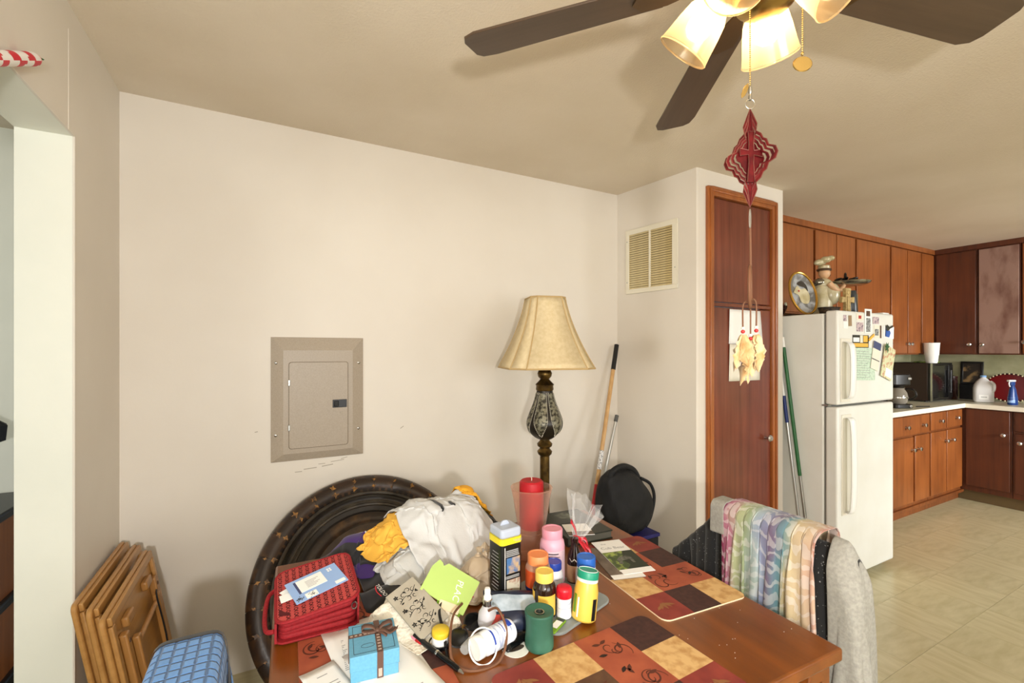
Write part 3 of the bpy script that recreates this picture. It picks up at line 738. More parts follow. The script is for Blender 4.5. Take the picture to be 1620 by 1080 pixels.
def placemat(label, loc, rz, w, h, pat, seed):
    """pat rows run from near (-y) to far (+y), each row from -x to +x"""
    t = thing('placemat', label, 'placemat', loc, rz, 'patchwork placemats on the table')
    nr, nc = len(pat), len(pat[0]); th = .0035; r = .022
    mb = MB(); cw, chh = w/nc, h/nr
    for i in range(nr):
        for j in range(nc):
            x0, y0 = -w/2+j*cw, -h/2+i*chh; x1, y1 = x0+cw, y0+chh
            poly = []
            for (x, y, cx, cy, a, cond) in ((x0, y0, x0+r, y0+r, 180, i == 0 and j == 0), (x1, y0, x1-r, y0+r, 270, i == 0 and j == nc-1),
                                            (x1, y1, x1-r, y1-r, 0, i == nr-1 and j == nc-1), (x0, y1, x0+r, y1-r, 90, i == nr-1 and j == 0)):
                if cond: poly += [(cx+r*math.cos(R(a+18*k)), cy+r*math.sin(R(a+18*k))) for k in range(6)]
                else: poly.append((x, y))
            mb.mat('ctrdo'.index(pat[i][j])).add([(x, y, th) for x, y in poly], [tuple(range(len(poly)))])
    ol = rrect(-w/2, w/2, -h/2, h/2, r)
    n = len(ol)
    mb.mat(5).add([(x, y, 0) for x, y in ol]+[(x, y, th) for x, y in ol], [tuple(reversed(range(n)))]+[(i, (i+1) % n, n+(i+1) % n, n+i) for i in range(n)])
    mb.build('mat', MATN, t, smooth=False)
    rg = random.Random(seed); ink = MB(); lf = MB(); bk = MB(); z = th+.0003
    for i in range(nr):
        for j in range(nc):
            cx, cy = -w/2+(j+.5)*cw, -h/2+(i+.5)*chh; k = pat[i][j]
            if k == 't':
                for q in range(3):
                    swirl(ink, cx+rg.uniform(-.02, .02), cy+rg.uniform(-.025, .025), rg.uniform(.016, .030), rg.uniform(0, 6.28), z, rg.choice((1, -1)))
                for q in range(4): leafp(bk if q == 0 else ink, cx+rg.uniform(-.03, .03), cy+rg.uniform(-.03, .03), .022, .0045, rg.uniform(0, 3.1), z+.0001)
            elif k == 'r':
                for q in range(5): leafp(lf, cx+.009*q-.018, cy+rg.uniform(-.006, .006), .030, .0042, 1.57+(q-2)*.5, z+.00012*q)
            elif k == 'o':
                for q in range(4): leafp(ink, cx+rg.uniform(-.03, .03), cy+rg.uniform(-.03, .03), .03, .003, rg.uniform(0, 3.1), z)
    if ink.v: ink.build('scroll_print', 'mat_ink', t, smooth=False)['kind'] = 'stuff'
    if lf.v: lf.build('leaf_print', 'mat_leaf', t, smooth=False)['kind'] = 'stuff'
    if bk.v: bk.build('berry_print', 'mat_black', t, smooth=False)['kind'] = 'stuff'
    return t
# patterns written near row first
placemat('patchwork placemat at the right edge of the table beside the draped chair', (1.006, 1.008, TZ), R(-4), .285, .44, ['rdc', 'ctt', 'otd', 'rcr'], 3)
placemat('patchwork placemat lying nearest the camera in front of the green candle', (0.612, 0.690, TZ), R(2.5), .435, .30, ['crdr', 'dotc', 'rctd'], 5)
placemat('patchwork placemat under the red bag and blue gift box', (0.196, 1.02, TZ), R(-2), .285, .44, ['crt', 'tcd', 'trc', 'dtr'], 9)

# ------------------------------------------------------------------ red zip organiser with handle
M('bag_red', (150, 22, 30), 0.75, col2=(132, 16, 24), nscale=160, bump=.3, bscale=400)
M('bag_top', (184, 70, 66), 0.8, col2=(172, 60, 56), nscale=200)
M('bag_print', (80, 10, 14), 0.8)
M('bag_dark', (84, 10, 16), 0.85)
bag = thing('zip_organizer', 'red fabric zip organizer bag with dark ribbon loop print on its flap', 'bag', (0.104, 1.240, TZ+.0045), R(-1.5))
bw, bh = .090, .102
FT = (R(6), R(-8), 0)
for i in range(4):
    k = i/3
    MB().at((0, .003*(i % 2), .004+.0135*i), (R(5)*k, R(-7)*k, 0)).prism(rrect(-bw+.006, bw-.004, -bh+.004, bh-.006, .02), 0, .012).build('pocket', 'bag_red', bag, bevel=.0045, seg=3)
MB().at((0, 0, .0), (R(3), R(-4), 0)).prism(rrect(-bw+.012, bw-.012, -bh+.016, bh-.012, .02), 0.006, .064).build('inner_lining', 'bag_dark', bag)
MB().prism(rrect(-bw, bw, -bh-.006, bh, .022), 0, .005).build('bottom_panel', 'bag_red', bag, bevel=.002)
def wedge(x0, x1, y0, y1, zf):
    return MB().add([(x0, y0, .001), (x1, y0, .001), (x1, y1, .001), (x0, y1, .001)]+[(x, y, zf(x, y)) for x, y in ((x0, y0), (x1, y0), (x1, y1), (x0, y1))],
                    [(0, 3, 2, 1), (4, 5, 6, 7), (0, 1, 5, 4), (1, 2, 6, 5), (2, 3, 7, 6), (3, 0, 4, 7)])
ftop = lambda x, y: .068+.14*x+.105*y
wedge(-bw-.001, -bw+.004, -bh+.004, bh-.02, ftop).build('side_panel', 'bag_red', bag)
wedge(bw-.004, bw, -bh+.004, bh-.02, ftop).build('side_panel', 'bag_red', bag)
wedge(-bw+.02, bw-.02, bh-.006, bh, ftop).build('back_panel', 'bag_red', bag)
MB().at((0, 0, .068), FT).prism(rrect(-bw, bw, -bh-.008, bh, .028), 0, .005).build('flap', 'bag_top', bag, bevel=.0015)
MB().at((0, 0, .0705), FT).tube([(x, y, 0) for x, y in rrect(-bw, bw, -bh-.008, bh, .028)], .0042, 8, True).build('flap_piping', 'bag_red', bag)
pr = MB().at((0, 0, .068), FT)
for i in range(11):
    for j in range(11):
        x, y = -bw+.010+i*.0162, -bh+.004+j*.0190
        if max(abs(x)-bw+.03, 0)+max(abs(y)-bh+.03, 0) > .042: continue
        s_ = .0048
        pts = [(x-s_*.9, y-s_*1.5), (x+s_*.2, y-s_*.3), (x+s_*.85, y+s_*.7), (x+s_*.5, y+s_*1.5), (x, y+s_*1.7), (x-s_*.5, y+s_*1.5), (x-s_*.85, y+s_*.7), (x-s_*.2, y-s_*.3), (x+s_*.9, y-s_*1.5)]
        pr.ribbon(pts, .0024, .0054)
o = pr.build('ribbon_loop_print', 'bag_print', bag, smooth=False); o['kind'] = 'stuff'
MB().tube(spline([(-bw-.001, .06, .048), (-bw-.016, .04, .044), (-bw-.022, -.02, .034), (-bw-.018, -.080, .026), (-bw-.001, -.094, .028)], 8), .0052, 8).build('handle', 'bag_red', bag)
MB().at((bw-.012, -bh-.002, .050), (R(90), 0, 0)).tube([(.006*math.cos(a), .008*math.sin(a), 0) for a in np.linspace(0, 6.28, 14, endpoint=False)], .0016, 6, True).build('zipper_pull', 'chrome', bag)

# envelope and cards on the bag
M('env_blue', (146, 176, 222), 0.55); M('paper_white', (238, 237, 233), 0.65); M('paper_print', (150, 150, 150), 0.7)
M('ink_dark', (40, 40, 44), 0.6); M('env_navy', (62, 70, 110), 0.6)
en = thing('mail_envelope', 'pale blue mailing envelope with white label lying on the red bag', 'envelope', (0.105, 1.232, TZ+.0815), rot=(R(7), R(-8), R(14)))
MB().box(-.062, .062, -.046, .046, 0, .0015).build('envelope', 'env_blue', en)
lb = MB().box(-.040, .022, -.014, .036, .0015, .0019).build('address_label', 'paper_white', en)
pl = MB()
for i in range(6): pl.box(-.022, .010-.006*(i % 3), .020-.005*i, .0215-.005*i, .0019, .0021)
pl.build('address_lines', 'paper_print', lb)['kind'] = 'stuff'
MB().box(-.0455, -.040, -.016, .036, .0015, .0020).build('navy_stripe', 'env_navy', en)
MB().box(.034, .058, -.041, -.029, .0015, .0019).build('postage_box', 'paper_white', en)
bb = MB()
for cx_, cy_ in ((-.050, -.033), (-.022, -.036)):
    for q in range(26): bb.at((cx_+random.gauss(0, .005), cy_+random.gauss(0, .004), .0015)).lathe([(.0013, 0), (.0011, .0004), (0, .0004)], 6)
bb.build('berry_print', 'ink_dark', en)['kind'] = 'stuff'
MB().box(-.037, -.010, -.0445, -.024, .0012, .0018).build('return_flap', 'paper_white', en)
for k in range(4): MB().box(.036+.006*(k % 2), .040+.006*(k % 2), .020+.008*(k//2), .026+.008*(k//2), .0015, .0019).build('logo_dot', 'paper_white', en)
for i, (dx_, dy_, a) in enumerate(((-.058, .012, 30), (-.062, -.014, 6))):
    c_ = MB().box(-.02, .02, -.015, .015, 0, .0008).build('paper_slip', 'paper_white')
    c_.location = (0.105+dx_, 1.232+dy_, TZ+.0703-.0006*i); c_.rotation_euler = (R(6), R(-8), R(a))
    tag(c_, ('white paper slip poking out highest beside the blue envelope', 'white paper slip poking out lowest beside the blue envelope')[i], 'paper', 'slips under the blue envelope')

# ------------------------------------------------------------------ letters and gift box
def sheet(name, label, x, y, z, w, h, a, lines, mat='paper_white', curl=.0, cat='paper'):
    n = 8; P = np.zeros((n, n, 3))
    for i in range(n):
        for j in range(n):
            u_, v_ = j/(n-1)-.5, i/(n-1)-.5; P[i, j] = (u_*w, v_*h, .0012+curl*(abs(u_)*2)**3*max(0, v_+.2))
    o = MB().grid(P).build(name, mat, solid=.0006)
    o.location = (x, y, z); o.rotation_euler = (0, 0, R(a)); tag(o, label, cat)
    if lines:
        pm = MB()
        for (x0, x1, y0) in lines: pm.box(x0, x1, y0-.0011, y0+.0011, .0017, .0019)
        q = pm.build('print_lines', 'paper_print', o, smooth=False); q['kind'] = 'stuff'
    return o
sheet('letter_sheet', 'white printed letter with a left text column under the gift box', .205, .972, TZ+.0042, .165, .36, 6, [(-.065, -.045-.004*(k % 3), .12-.006*k) for k in range(18)]+[(-.06, -.02, .16), (0.01, .06, -.10)], curl=.003)
sheet('letter_sheet', 'white sheet jutting out to the right of the gift box', .225, .925, TZ+.0062, .125, .24, 13, [(-.02, .03, -.06), (-.01, .02, -.066)])
sheet('greeting_card', 'small white card with ragged left edge beside the letters', .105, .945, TZ+.0075, .07, .14, 16, [(-.01, .01, .04), (.0, .02, .01), (.0, .02, .0)], curl=.002)
M('gift_blue', (98, 160, 190), 0.5, col2=(92, 154, 184), nscale=200)
M('gift_gap', (40, 52, 60), 0.6); M('ribbon_brown', (92, 64, 52), 0.4); M('ribbon_print', (180, 160, 146), 0.5)
gb = thing('gift_box', 'turquoise square gift box tied with brown printed ribbon', 'gift box', (0.193, 0.982, TZ+.0078), R(-7))
MB().box(-.046, .046, -.054, .054, 0, .030).build('box_base', 'gift_blue', gb, bevel=.001)
MB().box(-.0455, .0455, -.0535, .0535, .018, .024).build('gap_line', 'gift_gap', gb)
MB().box(-.0475, .0475, -.0555, .0555, .022, .052).build('lid', 'gift_blue', gb, bevel=.001)
fm = MB()
for x0, x1, y0, y1 in ((-.040, -.039, -.048, .048), (.039, .04, -.048, .048), (-.04, .04, .047, .048), (-.04, .04, -.048, -.047)): fm.box(x0, x1, y0, y1, .052, .0523)
fm.build('lid_frame', 'gift_gap', gb)
MB().at((-.012, -.026, .0521)).tube([(.013*math.cos(a), .0065*math.sin(a), 0) for a in np.linspace(0, 6.28, 24, endpoint=False)], .0004, 4, True).build('embossed_oval', 'gift_gap', gb)
rb = MB()
rb.box(.004, .016, -.0562, .0562, .0522, .0530).box(.004, .016, -.0567, -.0556, .001, .053).box(-.0482, .0482, .008, .019, .0522, .0530).box(-.0487, -.0476, .008, .019, .001, .053).box(.0476, .0487, .008, .019, .001, .053)
rbo = rb.build('ribbon', 'ribbon_brown', gb)
rp = MB()
for i in range(6): rp.box(.007, .013, -.050+.010*i, -.046+.010*i, .053, .0532)
for i in range(7): rp.box(-.045+.009*i, -.040+.009*i, .0115, .0155, .053, .0532)
rp.box(.0065, .0135, -.0572, -.0566, .004, .020); rp.build('ribbon_lettering', 'ribbon_print', rbo)['kind'] = 'stuff'
def loopband(pts, w, axis):
    ax = Vector(axis).normalized()*w/2
    v = []; f_ = []
    for i, p in enumerate(pts):
        v += [tuple(Vector(p)+ax), tuple(Vector(p)-ax)]
        if i: f_.append((2*i-2, 2*i-1, 2*i+1, 2*i))
    return MB().add(v, f_)
bowc = (.010, .0135, .053)
for sgn, nm in ((-1, 'bow_loop'), (1, 'bow_loop')):
    pts = spline([(0, 0, .001), (sgn*.010, .004, .010), (sgn*.026, .008, .012), (sgn*.032, .008, .005), (sgn*.022, .004, .001), (0, 0, .003)], 5)
    o = loopband(pts, .011, (0, 1, .3)).build(nm, 'ribbon_brown', gb, solid=.0006); o.location = bowc
for pts in ([(0, 0, .003), (.012, -.008, .006), (.024, -.014, .001), (.034, -.012, .003), (.042, -.006, .004)], [(0, 0, .002), (.010, -.014, .004), (.018, -.020, -.001)]):
    o = loopband(spline(pts, 5), .011, (.3, 1, .1)).build('bow_tail', 'ribbon_brown', gb, solid=.0006); o.location = bowc
MB().ell((.010, .0135, .056), .006, .006, .004, 10, 8).build('bow_knot', 'ribbon_brown', gb)

# ------------------------------------------------------------------ crocheted cloth and scroll plaque
M('crochet', (230, 222, 204), 0.9, col2=(196, 176, 152), nscale=60, bump=.9, bscale=140, lo=.5, hi=.7)
M('plaque', (164, 157, 141), 0.55, col2=(156, 148, 131), nscale=30)
n = 34; Pc = np.zeros((n, n, 3))
ca_, sa_ = math.cos(R(24)), math.sin(R(24))
for i in range(n):
    for j in range(n):
        u_, v_ = j/(n-1)-.5, i/(n-1)-.5
        e_ = max(abs(u_), abs(v_))*2
        lx_, ly_ = u_*.135+.004*math.sin(j*2.2)*(e_ > .8), v_*.185+.004*math.sin(i*2.2)*(e_ > .8)
        wx, wy = .306+lx_*ca_-ly_*sa_, 1.066+lx_*sa_+ly_*ca_
        plane = .801+(.1*(wx-.31)+.48*(wy-1.06))/.87-.014     # stays below the plaque
        z_ = min(plane, TZ+.058*(1-max(0, e_-.5)/.5)**.6+.010)+.002*math.sin(23*u_)*math.sin(19*v_)
        Pc[i, j] = (wx, wy, max(TZ+.0075, z_))
cro = MB().grid(Pc).build('crocheted_cloth', 'crochet', solid=.004, sub=1)
tag(cro, 'cream crocheted cloth folded under the grey scroll plaque', 'cloth')
pq = thing('scroll_plaque', 'grey-beige square plaque with black scrollwork lying on the crocheted cloth', 'plaque', (.310, 1.060, TZ+.050), rot=(R(24.9), R(-15.8), R(18.7)))

MB().box(-.040, .040, -.069, .069, 0, .006).build('board', 'plaque', pq, bevel=.001)
sw = MB(); ZP = .0064
for q in range(3):
    cx_, cy_ = .002-.003*q, .040-.040*q
    for (dx_, dy_, s2, a_, fl_) in ((-.010, .003, .0085, 0, 1), (-.022, -.003, .007, 2, -1), (.006, .008, .008, 3, -1), (.017, .002, .007, 1, 1), (-.003, -.009, .0075, 4, 1), (.012, -.012, .006, 5, -1)):
        swirl(sw, cx_+dx_, cy_+dy_, s2, a_, ZP, fl_)
    for k in range(5): leafp(sw, cx_-.027+.0034*math.cos(1.26*k), cy_+.009+.0034*math.sin(1.26*k), .006, .0018, 1.26*k, ZP+.0001)
    for k in range(4): leafp(sw, cx_+random.uniform(-.024, .026), cy_+random.uniform(-.014, .014), .009, .002, random.uniform(0, 3), ZP+.0002)
    sw.ribbon(spline([(cx_-.027, cy_-.010), (cx_-.009, cy_-.002), (cx_+.006, cy_-.006), (cx_+.028, cy_+.008)], 6), .0014, ZP)
sw.build('scrollwork', 'black_plastic', pq, smooth=False)['kind'] = 'stuff'

# ------------------------------------------------------------------ lime gift card and lace tag
M('lime_paper', (176, 202, 112), 0.6); M('lime_dark', (110, 150, 30), 0.6)
lc = thing('lime_card', 'lime green card with white lettering and a notched edge', 'card', (.414, 1.078, TZ+.062), rot=(R(25.8), R(26.2), R(-38.7)))
cardp = [(-.075, -.049), (.047, -.049), (.047, .049), (-.046, .049), (-.054, .036), (-.060, .042), (-.072, .046), (-.080, .020)]
MB().prism(cardp, 0, .0012).build('card', 'lime_paper', lc)
lettering('PLAC', .024, 'paper_white', lc, (.008, -.002, .0016), (0, 0, R(-78)), shear=.1)
MB().at((.008, -.050, .0016), (0, 0, R(12))).prism(rrect(-.026, .026, -.011, .011, .003), 0, .001).build('lace_tag', 'mat_edge', lc)
MB().prism([(-.02, -.060), (.040, -.060), (.042, -.03), (-.03, -.035)], -.006, -.0045).build('card_back', 'lime_dark', lc)

# ------------------------------------------------------------------ black wipes canister
M('can_black', (18, 18, 18), 0.3); M('can_cap', (198, 208, 226), 0.25, trans=.25); M('can_yellow', (232, 214, 40), 0.4)
M('pic_blue', (70, 110, 160), 0.4, col2=(190, 160, 120), nscale=40, lo=.45, hi=.6); M('pic_warm', (196, 190, 170), 0.4, col2=(150, 60, 40), nscale=45, lo=.5, hi=.6)
GZ = TZ+.0085     # top of the glass board
cn = thing('wipes_canister', 'tall black square canister with frosted cap and yellow collar', 'canister', (.546, 1.060, TZ), R(5))
s_ = .032
MB().prism(rrect(-s_, s_, -s_, s_, .009), 0, .168).build('body', 'can_black', cn, bevel=.002)
MB().prism(rrect(-s_-.0007, s_+.0007, -s_-.0007, s_+.0007, .0095), .166, .181).build('collar', 'can_yellow', cn)
cp = MB().prism(rrect(-s_+.0005, s_-.0005, -s_+.0005, s_-.0005, .010), .181, .205).build('cap', 'can_cap', cn, bevel=.005)
MB().at((0, .004, .205), (R(90), 0, 0)).prism([(-.014, 0), (.014, 0), (.010, .007), (.005, .011), (-.005, .011), (-.010, .007)], -.002, .002).build('tab', 'can_cap', cp)
MB().box(-.016, .024, -s_-.0009, -s_, .092, .132).build('photo_panel', 'pic_blue', cn); MB().box(-.016, .024, -s_-.0009, -s_, .036, .076).build('photo_panel', 'pic_warm', cn)
pt = MB()
for z_ in (.150, .1455, .141, .1365, .085, .081): pt.box(-.018, .024-.006*random.random(), -s_-.0009, -s_, z_-.0014, z_+.0014)
for k in range(14): pt.box(-s_-.0009, -s_, -.018, .008+.01*random.random(), .025+.009*k, .0265+.009*k)
pt.box(.010, .030, -s_-.0012, -s_, .171, .1725); pt.box(.004, .030, -s_-.0012, -s_, .1745, .176)
pt.build('print_lines', 'paper_print', cn)['kind'] = 'stuff'
MB().box(-.022, -.0205, -s_-.0009, -s_, .002, .160).build('edge_line', 'paper_white', cn)

# ------------------------------------------------------------------ hurricane vase with red candle
glass('glass_amber', (250, 232, 220), .03, .945); glass('glass_clear', (240, 243, 240), .04, .80)
M('candle_red', (176, 22, 34), 0.45, col2=(150, 14, 26), nscale=20); M('wick', (236, 226, 206), .8)
hv = thing('hurricane_vase', 'flared amber-tinted glass hurricane vase holding the red candle', 'vase', (.745, 1.262, TZ))
pf = spline([(.045, .002), (.052, .012), (.056, .030), (.055, .055), (.044, .080), (.042, .092), (.046, .110), (.052, .145), (.058, .185), (.066, .222)], 4)
hv_o = MB().lathe(pf, 48, cap=False).lathe([(0, .002), (.045, .002)], 48, cap=False).build('glass', 'glass_amber', hv, solid=.0022)
MB().lathe([(.0672, .220), (.068, .2225), (.0665, .2245), (.065, .2225)], 48, cap=False).build('rim', 'glass_amber', hv)
for z_ in (.082, .094): MB().tube([(.0425*math.cos(a), .0425*math.sin(a), z_) for a in np.linspace(0, 6.283, 40, endpoint=False)], .0016, 6, True).build('ring', 'glass_amber', hv)
ca = thing('pillar_candle', 'red pillar candle standing inside the hurricane vase', 'candle', (.745, 1.262, TZ+.094))
MB().lathe([(0, 0), (.037, 0), (.039, .004), (.039, .132), (.038, .146), (.033, .151), (.012, .150), (0, .149)], 40).build('wax', 'candle_red', ca)
MB().tube([(0, 0, .149), (.001, 0, .156), (-.001, .001, .160)], .001, 6).build('wick', 'wick', ca)

# ------------------------------------------------------------------ glass board and bottles
glass('board_glass', (196, 204, 200), .03, .62)
gbd = MB().prism(rrect(-.115, .115, -.115, .115, .03), 0, .007).build('glass_board', 'board_glass', bevel=.002)
gbd.location = (.660, 1.012, TZ); gbd.rotation_euler = (0, 0, R(17)); tag(gbd, 'clear glass board under the group of bottles', 'board')
def bottle(name, label, x, y, body, bmat, cap, cmat, labels=(), z=None, rz=0, rot=None, n=36, cat='bottle', flute=0, group='bottles on the glass board'):
    t = thing(name, label, cat, (x, y, GZ if z is None else z), rz, group, rot)
    MB().lathe(body, n).build('body', bmat, t)
    MB().lathe(cap, 60, flute=flute, nf=30 if flute else 0).build('cap', cmat, t, angle=50)
    for i, (r, z0, z1, mt, a0, a1) in enumerate(labels):
        MB().lathe([(r, z0), (r+.0006, z0+.0004), (r+.0006, z1-.0004), (r, z1)], 30, a0=R(a0), a1=R(a1), cap=False).build('paper_label', mt, t)
    return t
M('pink_cap', (226, 150, 168), 0.4); M('pink_body', (226, 170, 188), 0.4, col2=(220, 160, 180), nscale=10); M('pink_label', (226, 196, 208), .5)
M('orange_cap', (232, 140, 84), .4); M('orange_label', (196, 78, 34), .5); M('navy', (28, 44, 104), .5); M('label_white', (226, 229, 235), .5, col2=(160, 170, 194), nscale=90, lo=.55, hi=.62, stretch=(.2, .2, 1))
M('yellow_cap', (232, 196, 92), .4); M('amber_dark', (40, 22, 12), .12, coat=.4); M('yellow_label', (228, 184, 74), .5)
M('blue_cap', (36, 66, 160), .35); M('blue_cap_b', (34, 96, 184), .4); M('white_bottle', (232, 234, 240), .35)
M('red_cap', (196, 22, 40), .35); M('teal_cap', (24, 142, 112), .4); M('yellow_body', (226, 192, 84), .38, col2=(220, 184, 72), nscale=6)
tc = 242     # towards the camera
def capprof(r, z0, z1): return [(r*.9, z0), (r, z0+.001), (r, z1-.002), (r*.96, z1), (r*.80, z1), (r*.78, z1-.0012), (0, z1-.0012)]
b = bottle('supplement_bottle', 'tall pink supplement bottle with pink cap', .712, 1.090, [(.033, 0), (.0355, .003), (.0355, .100), (.033, .114), (.026, .122), (.026, .126)], 'pink_body', capprof(.0290, .122, .148), 'pink_cap', [(.0356, .012, .094, 'pink_label', tc-70, tc+70)], flute=.008)
pt = MB()
for k in range(9): pt.at().lathe([(.0365, .030+.006*k), (.0365, .0315+.006*k)], 8, a0=R(tc-30), a1=R(tc+14+8*(k % 3)), cap=False)
pt.lathe([(.0366, .086), (.0366, .089)], 8, a0=R(tc-28), a1=R(tc+24), cap=False)
pt.build('print_lines', 'ink_dark', b)['kind'] = 'stuff'
glass('orange_clear', (236, 190, 160), .06, .6)
b = bottle('supplement_bottle', 'clear vitamin bottle with peach-orange cap and orange label', .628, 1.030, [(.030, 0), (.033, .003), (.033, .082), (.029, .092), (.024, .096)], 'orange_clear', capprof(.0275, .092, .116), 'orange_cap', [(.0331, .036, .080, 'orange_label', 0, 360), (.0331, .026, .036, 'navy', 0, 360), (.0331, .004, .026, 'label_white', 0, 360)], flute=.008)
MB().lathe([(0, .002), (.030, .002), (.0315, .075), (0, .076)], 30).build('contents', 'orange_cap', b)
b = bottle('supplement_bottle', 'dark amber bottle with yellow cap and yellow label', .602, .957, [(.026, 0), (.0285, .003), (.0285, .066), (.026, .077), (.020, .084), (.019, .088)], 'amber_dark', capprof(.0225, .084, .108), 'yellow_cap', [(.0286, .008, .058, 'yellow_label', tc-35, tc+60), (.0286, .008, .064, 'yellow_label', tc-120, tc-58)], flute=.008)
bottle('supplement_bottle', 'small white bottle with dark blue cap', .672, 1.022, [(.023, 0), (.025, .003), (.025, .058), (.022, .068), (.019, .072)], 'white_bottle', capprof(.0215, .070, .090), 'blue_cap', [(.0251, .008, .052, 'label_white', tc-80, tc+80)])
bottle('supplement_bottle', 'smallest white bottle with bright red cap', .640, .927, [(.016, 0), (.0185, .003), (.0185, .010), (.0168, .014), (.0168, .038), (.0182, .043), (.0175, .050)], 'white_bottle', [(.0185, .049), (.0195, .051), (.0195, .066), (.018, .072), (.013, .075), (0, .0755)], 'red_cap', [(.0169, .014, .038, 'label_white', tc-110, tc+110)])
b = bottle('cleaner_bottle', 'leaning yellow bottle with teal flip cap', .680, .902, [(.026, 0), (.0295, .004), (.0295, .066), (.027, .080), (.0245, .090)], 'yellow_body', capprof(.0265, .096, .114), 'teal_cap', [], z=TZ+.004, rot=(R(-4), R(11), 0))
MB().lathe([(.0245, .088), (.0262, .090), (.0262, .096), (.0245, .097)], 40).build('cap_ring', 'white_plastic', b)
MB().lathe([(.0225, .1135), (.0225, .1150), (.0240, .1150), (.0240, .1135)], 40, cap=False).build('cap_rim', 'white_plastic', b)
for a0, a1, z0, z1, mt in ((tc+26, tc+50, .006, .055, 'black_plastic'), (tc-48, tc-40, .010, .055, 'paper_white'), (tc-74, tc-56, .018, .060, 'lime_dark')):
    MB().lathe([(.0298, z0), (.0302, z0), (.0302, z1), (.0298, z1)], 8, a0=R(a0), a1=R(a1), cap=False).build('paper_label', mt, b)
glass('clear_plastic', (226, 226, 222), .08, .62)
b = bottle('supplement_bottle', 'clear bottle with bright blue cap behind the yellow bottle', .742, .972, [(.026, 0), (.028, .003), (.028, .074), (.025, .086), (.021, .090)], 'clear_plastic', capprof(.0245, .090, .117), 'blue_cap_b', [(.0281, .004, .030, 'black_plastic', tc+10, tc+110), (.0281, .031, .060, 'label_white', tc+30, tc+110)], z=TZ, flute=.008)
MB().lathe([(.0225, .086), (.0245, .0875), (.0245, .090), (.0225, .091)], 30).build('neck_ring', 'white_plastic', b)
MB().lathe([(0, .002), (.026, .002), (.027, .06), (0, .062)], 24).build('contents', 'label_white', b)
M('soda_dark', (30, 14, 10), .1, coat=.5); M('soda_label', (206, 170, 130), .45, col2=(120, 40, 22), nscale=26, stretch=(1, 1, .3), lo=.4, hi=.6)
b = bottle('gift_bottle', 'small dark bottle with white zigzag mark tied in cellophane', .768, 1.060, [(.018, 0), (.021, .004), (.021, .060), (.019, .080), (.010, .104), (.009, .118)], 'soda_dark', [(.010, .116), (.011, .118), (.011, .128), (0, .129)], 'soda_dark', [(.0212, .010, .056, 'soda_label', tc-80, tc+80)], z=TZ)
zz = MB()
for k in range(5):
    a0, a1 = R(tc-50+20*k), R(tc-30+20*k); z0, z1 = (.066, .074) if k % 2 else (.074, .066)
    r_ = .0207
    zz.add([(r_*math.cos(a0), r_*math.sin(a0), z0), (r_*math.cos(a1), r_*math.sin(a1), z1), (r_*math.cos(a1), r_*math.sin(a1), z1+.003), (r_*math.cos(a0), r_*math.sin(a0), z0+.003)], [(0, 1, 2, 3)])
zz.build('zigzag_mark', 'paper_white', b, solid=.0006)
# cellophane and ribbon round the gift bottle
glass('cellophane', (250, 250, 250), .10, .88)
cel = thing('cellophane_wrap', 'clear cellophane wrap gathered by a red ribbon and fanning out', 'wrapping', (.790, 1.080, TZ+.112), rot=(R(-20), R(36), 0))
nr, na = 22, 40; rows = []
for i in range(nr):
    t = i/(nr-1); row = []
    for j in range(na+1):
        a = 2*math.pi*j/na; r_ = .010+.056*t**.8
        q = 1+.22*math.sin(7*a+2*t)+.12*math.sin(13*a-3*t)
        row.append((r_*q*math.cos(a), .42*r_*q*math.sin(a), .115*t+.010*t*math.sin(5*a)+.004*t*math.sin(17*a)))
    rows.append(row)
MB().grid(rows).build('film', 'cellophane', cel)
MB().tube([(.011*math.cos(a), .008*math.sin(a), .004) for a in np.linspace(0, 6.283, 16, endpoint=False)], .004, 8, True).build('ribbon_tie', 'red_cap', cel)
M('ribbon_red', (190, 24, 44), .35, col2=(226, 120, 130), nscale=60, lo=.55, hi=.65)
for pts in ([(0, 0, .004), (-.02, -.006, .022), (-.045, -.008, .034), (-.05, -.012, .028)], [(0, 0, .004), (.02, -.012, -.004), (.042, -.022, -.016), (.066, -.03, -.050)], [(0, 0, .004), (.026, -.008, .012), (.040, -.014, -.012), (.016, -.012, -.006)], [(0, 0, .004), (.016, -.016, -.012), (.030, -.03, -.034), (.034, -.034, -.060)]):
    loopband(spline(pts, 6), .013, (.2, .3, 1)).build('ribbon_tail', 'ribbon_red', cel, solid=.0006)

# ------------------------------------------------------------------ black book, brochures
M('book_cover', (40, 44, 36), .35, col2=(112, 118, 104), nscale=16, lo=.58, hi=.7)
M('book_cover_flat', (34, 38, 30), .4); M('book_pages', (74, 72, 62), .8)
bk = thing('hardback_book', 'dark thick hardback book behind the pink bottle', 'book', (.985, 1.372, TZ+.0003), R(-4))
MB().box(-.092, .092, -.118, .118, 0, .004).box(-.092, .092, -.118, .118, .026, .030).box(-.092, -.088, -.118, .118, .004, .026).build('cover', 'book_cover_flat', bk, bevel=.001)
MB().box(-.087, .088, -.114, .114, .004, .026).build('pages', 'book_pages', bk)
MB().box(-.088, .030, .0, .112, .030, .0305).build('cover_picture', 'book_cover', bk)
MB().box(.034, .086, -.05, .1, .030, .0304).build('cover_texture', 'book_cover', bk)
M('bro_green', (64, 80, 42), .5, col2=(156, 172, 84), nscale=40, lo=.45, hi=.6); M('bro_dark', (38, 46, 32), .5); M('bro_animal', (112, 112, 100), .5, col2=(70, 70, 62), nscale=90); M('bro_brown', (120, 106, 92), .5, col2=(84, 70, 58), nscale=20)
br = thing('brochure', 'white nature brochure with green animal photo on the placemat', 'brochure', (.990, 1.117, TZ+.0062), rot=(R(1.5), 0, R(-13)))
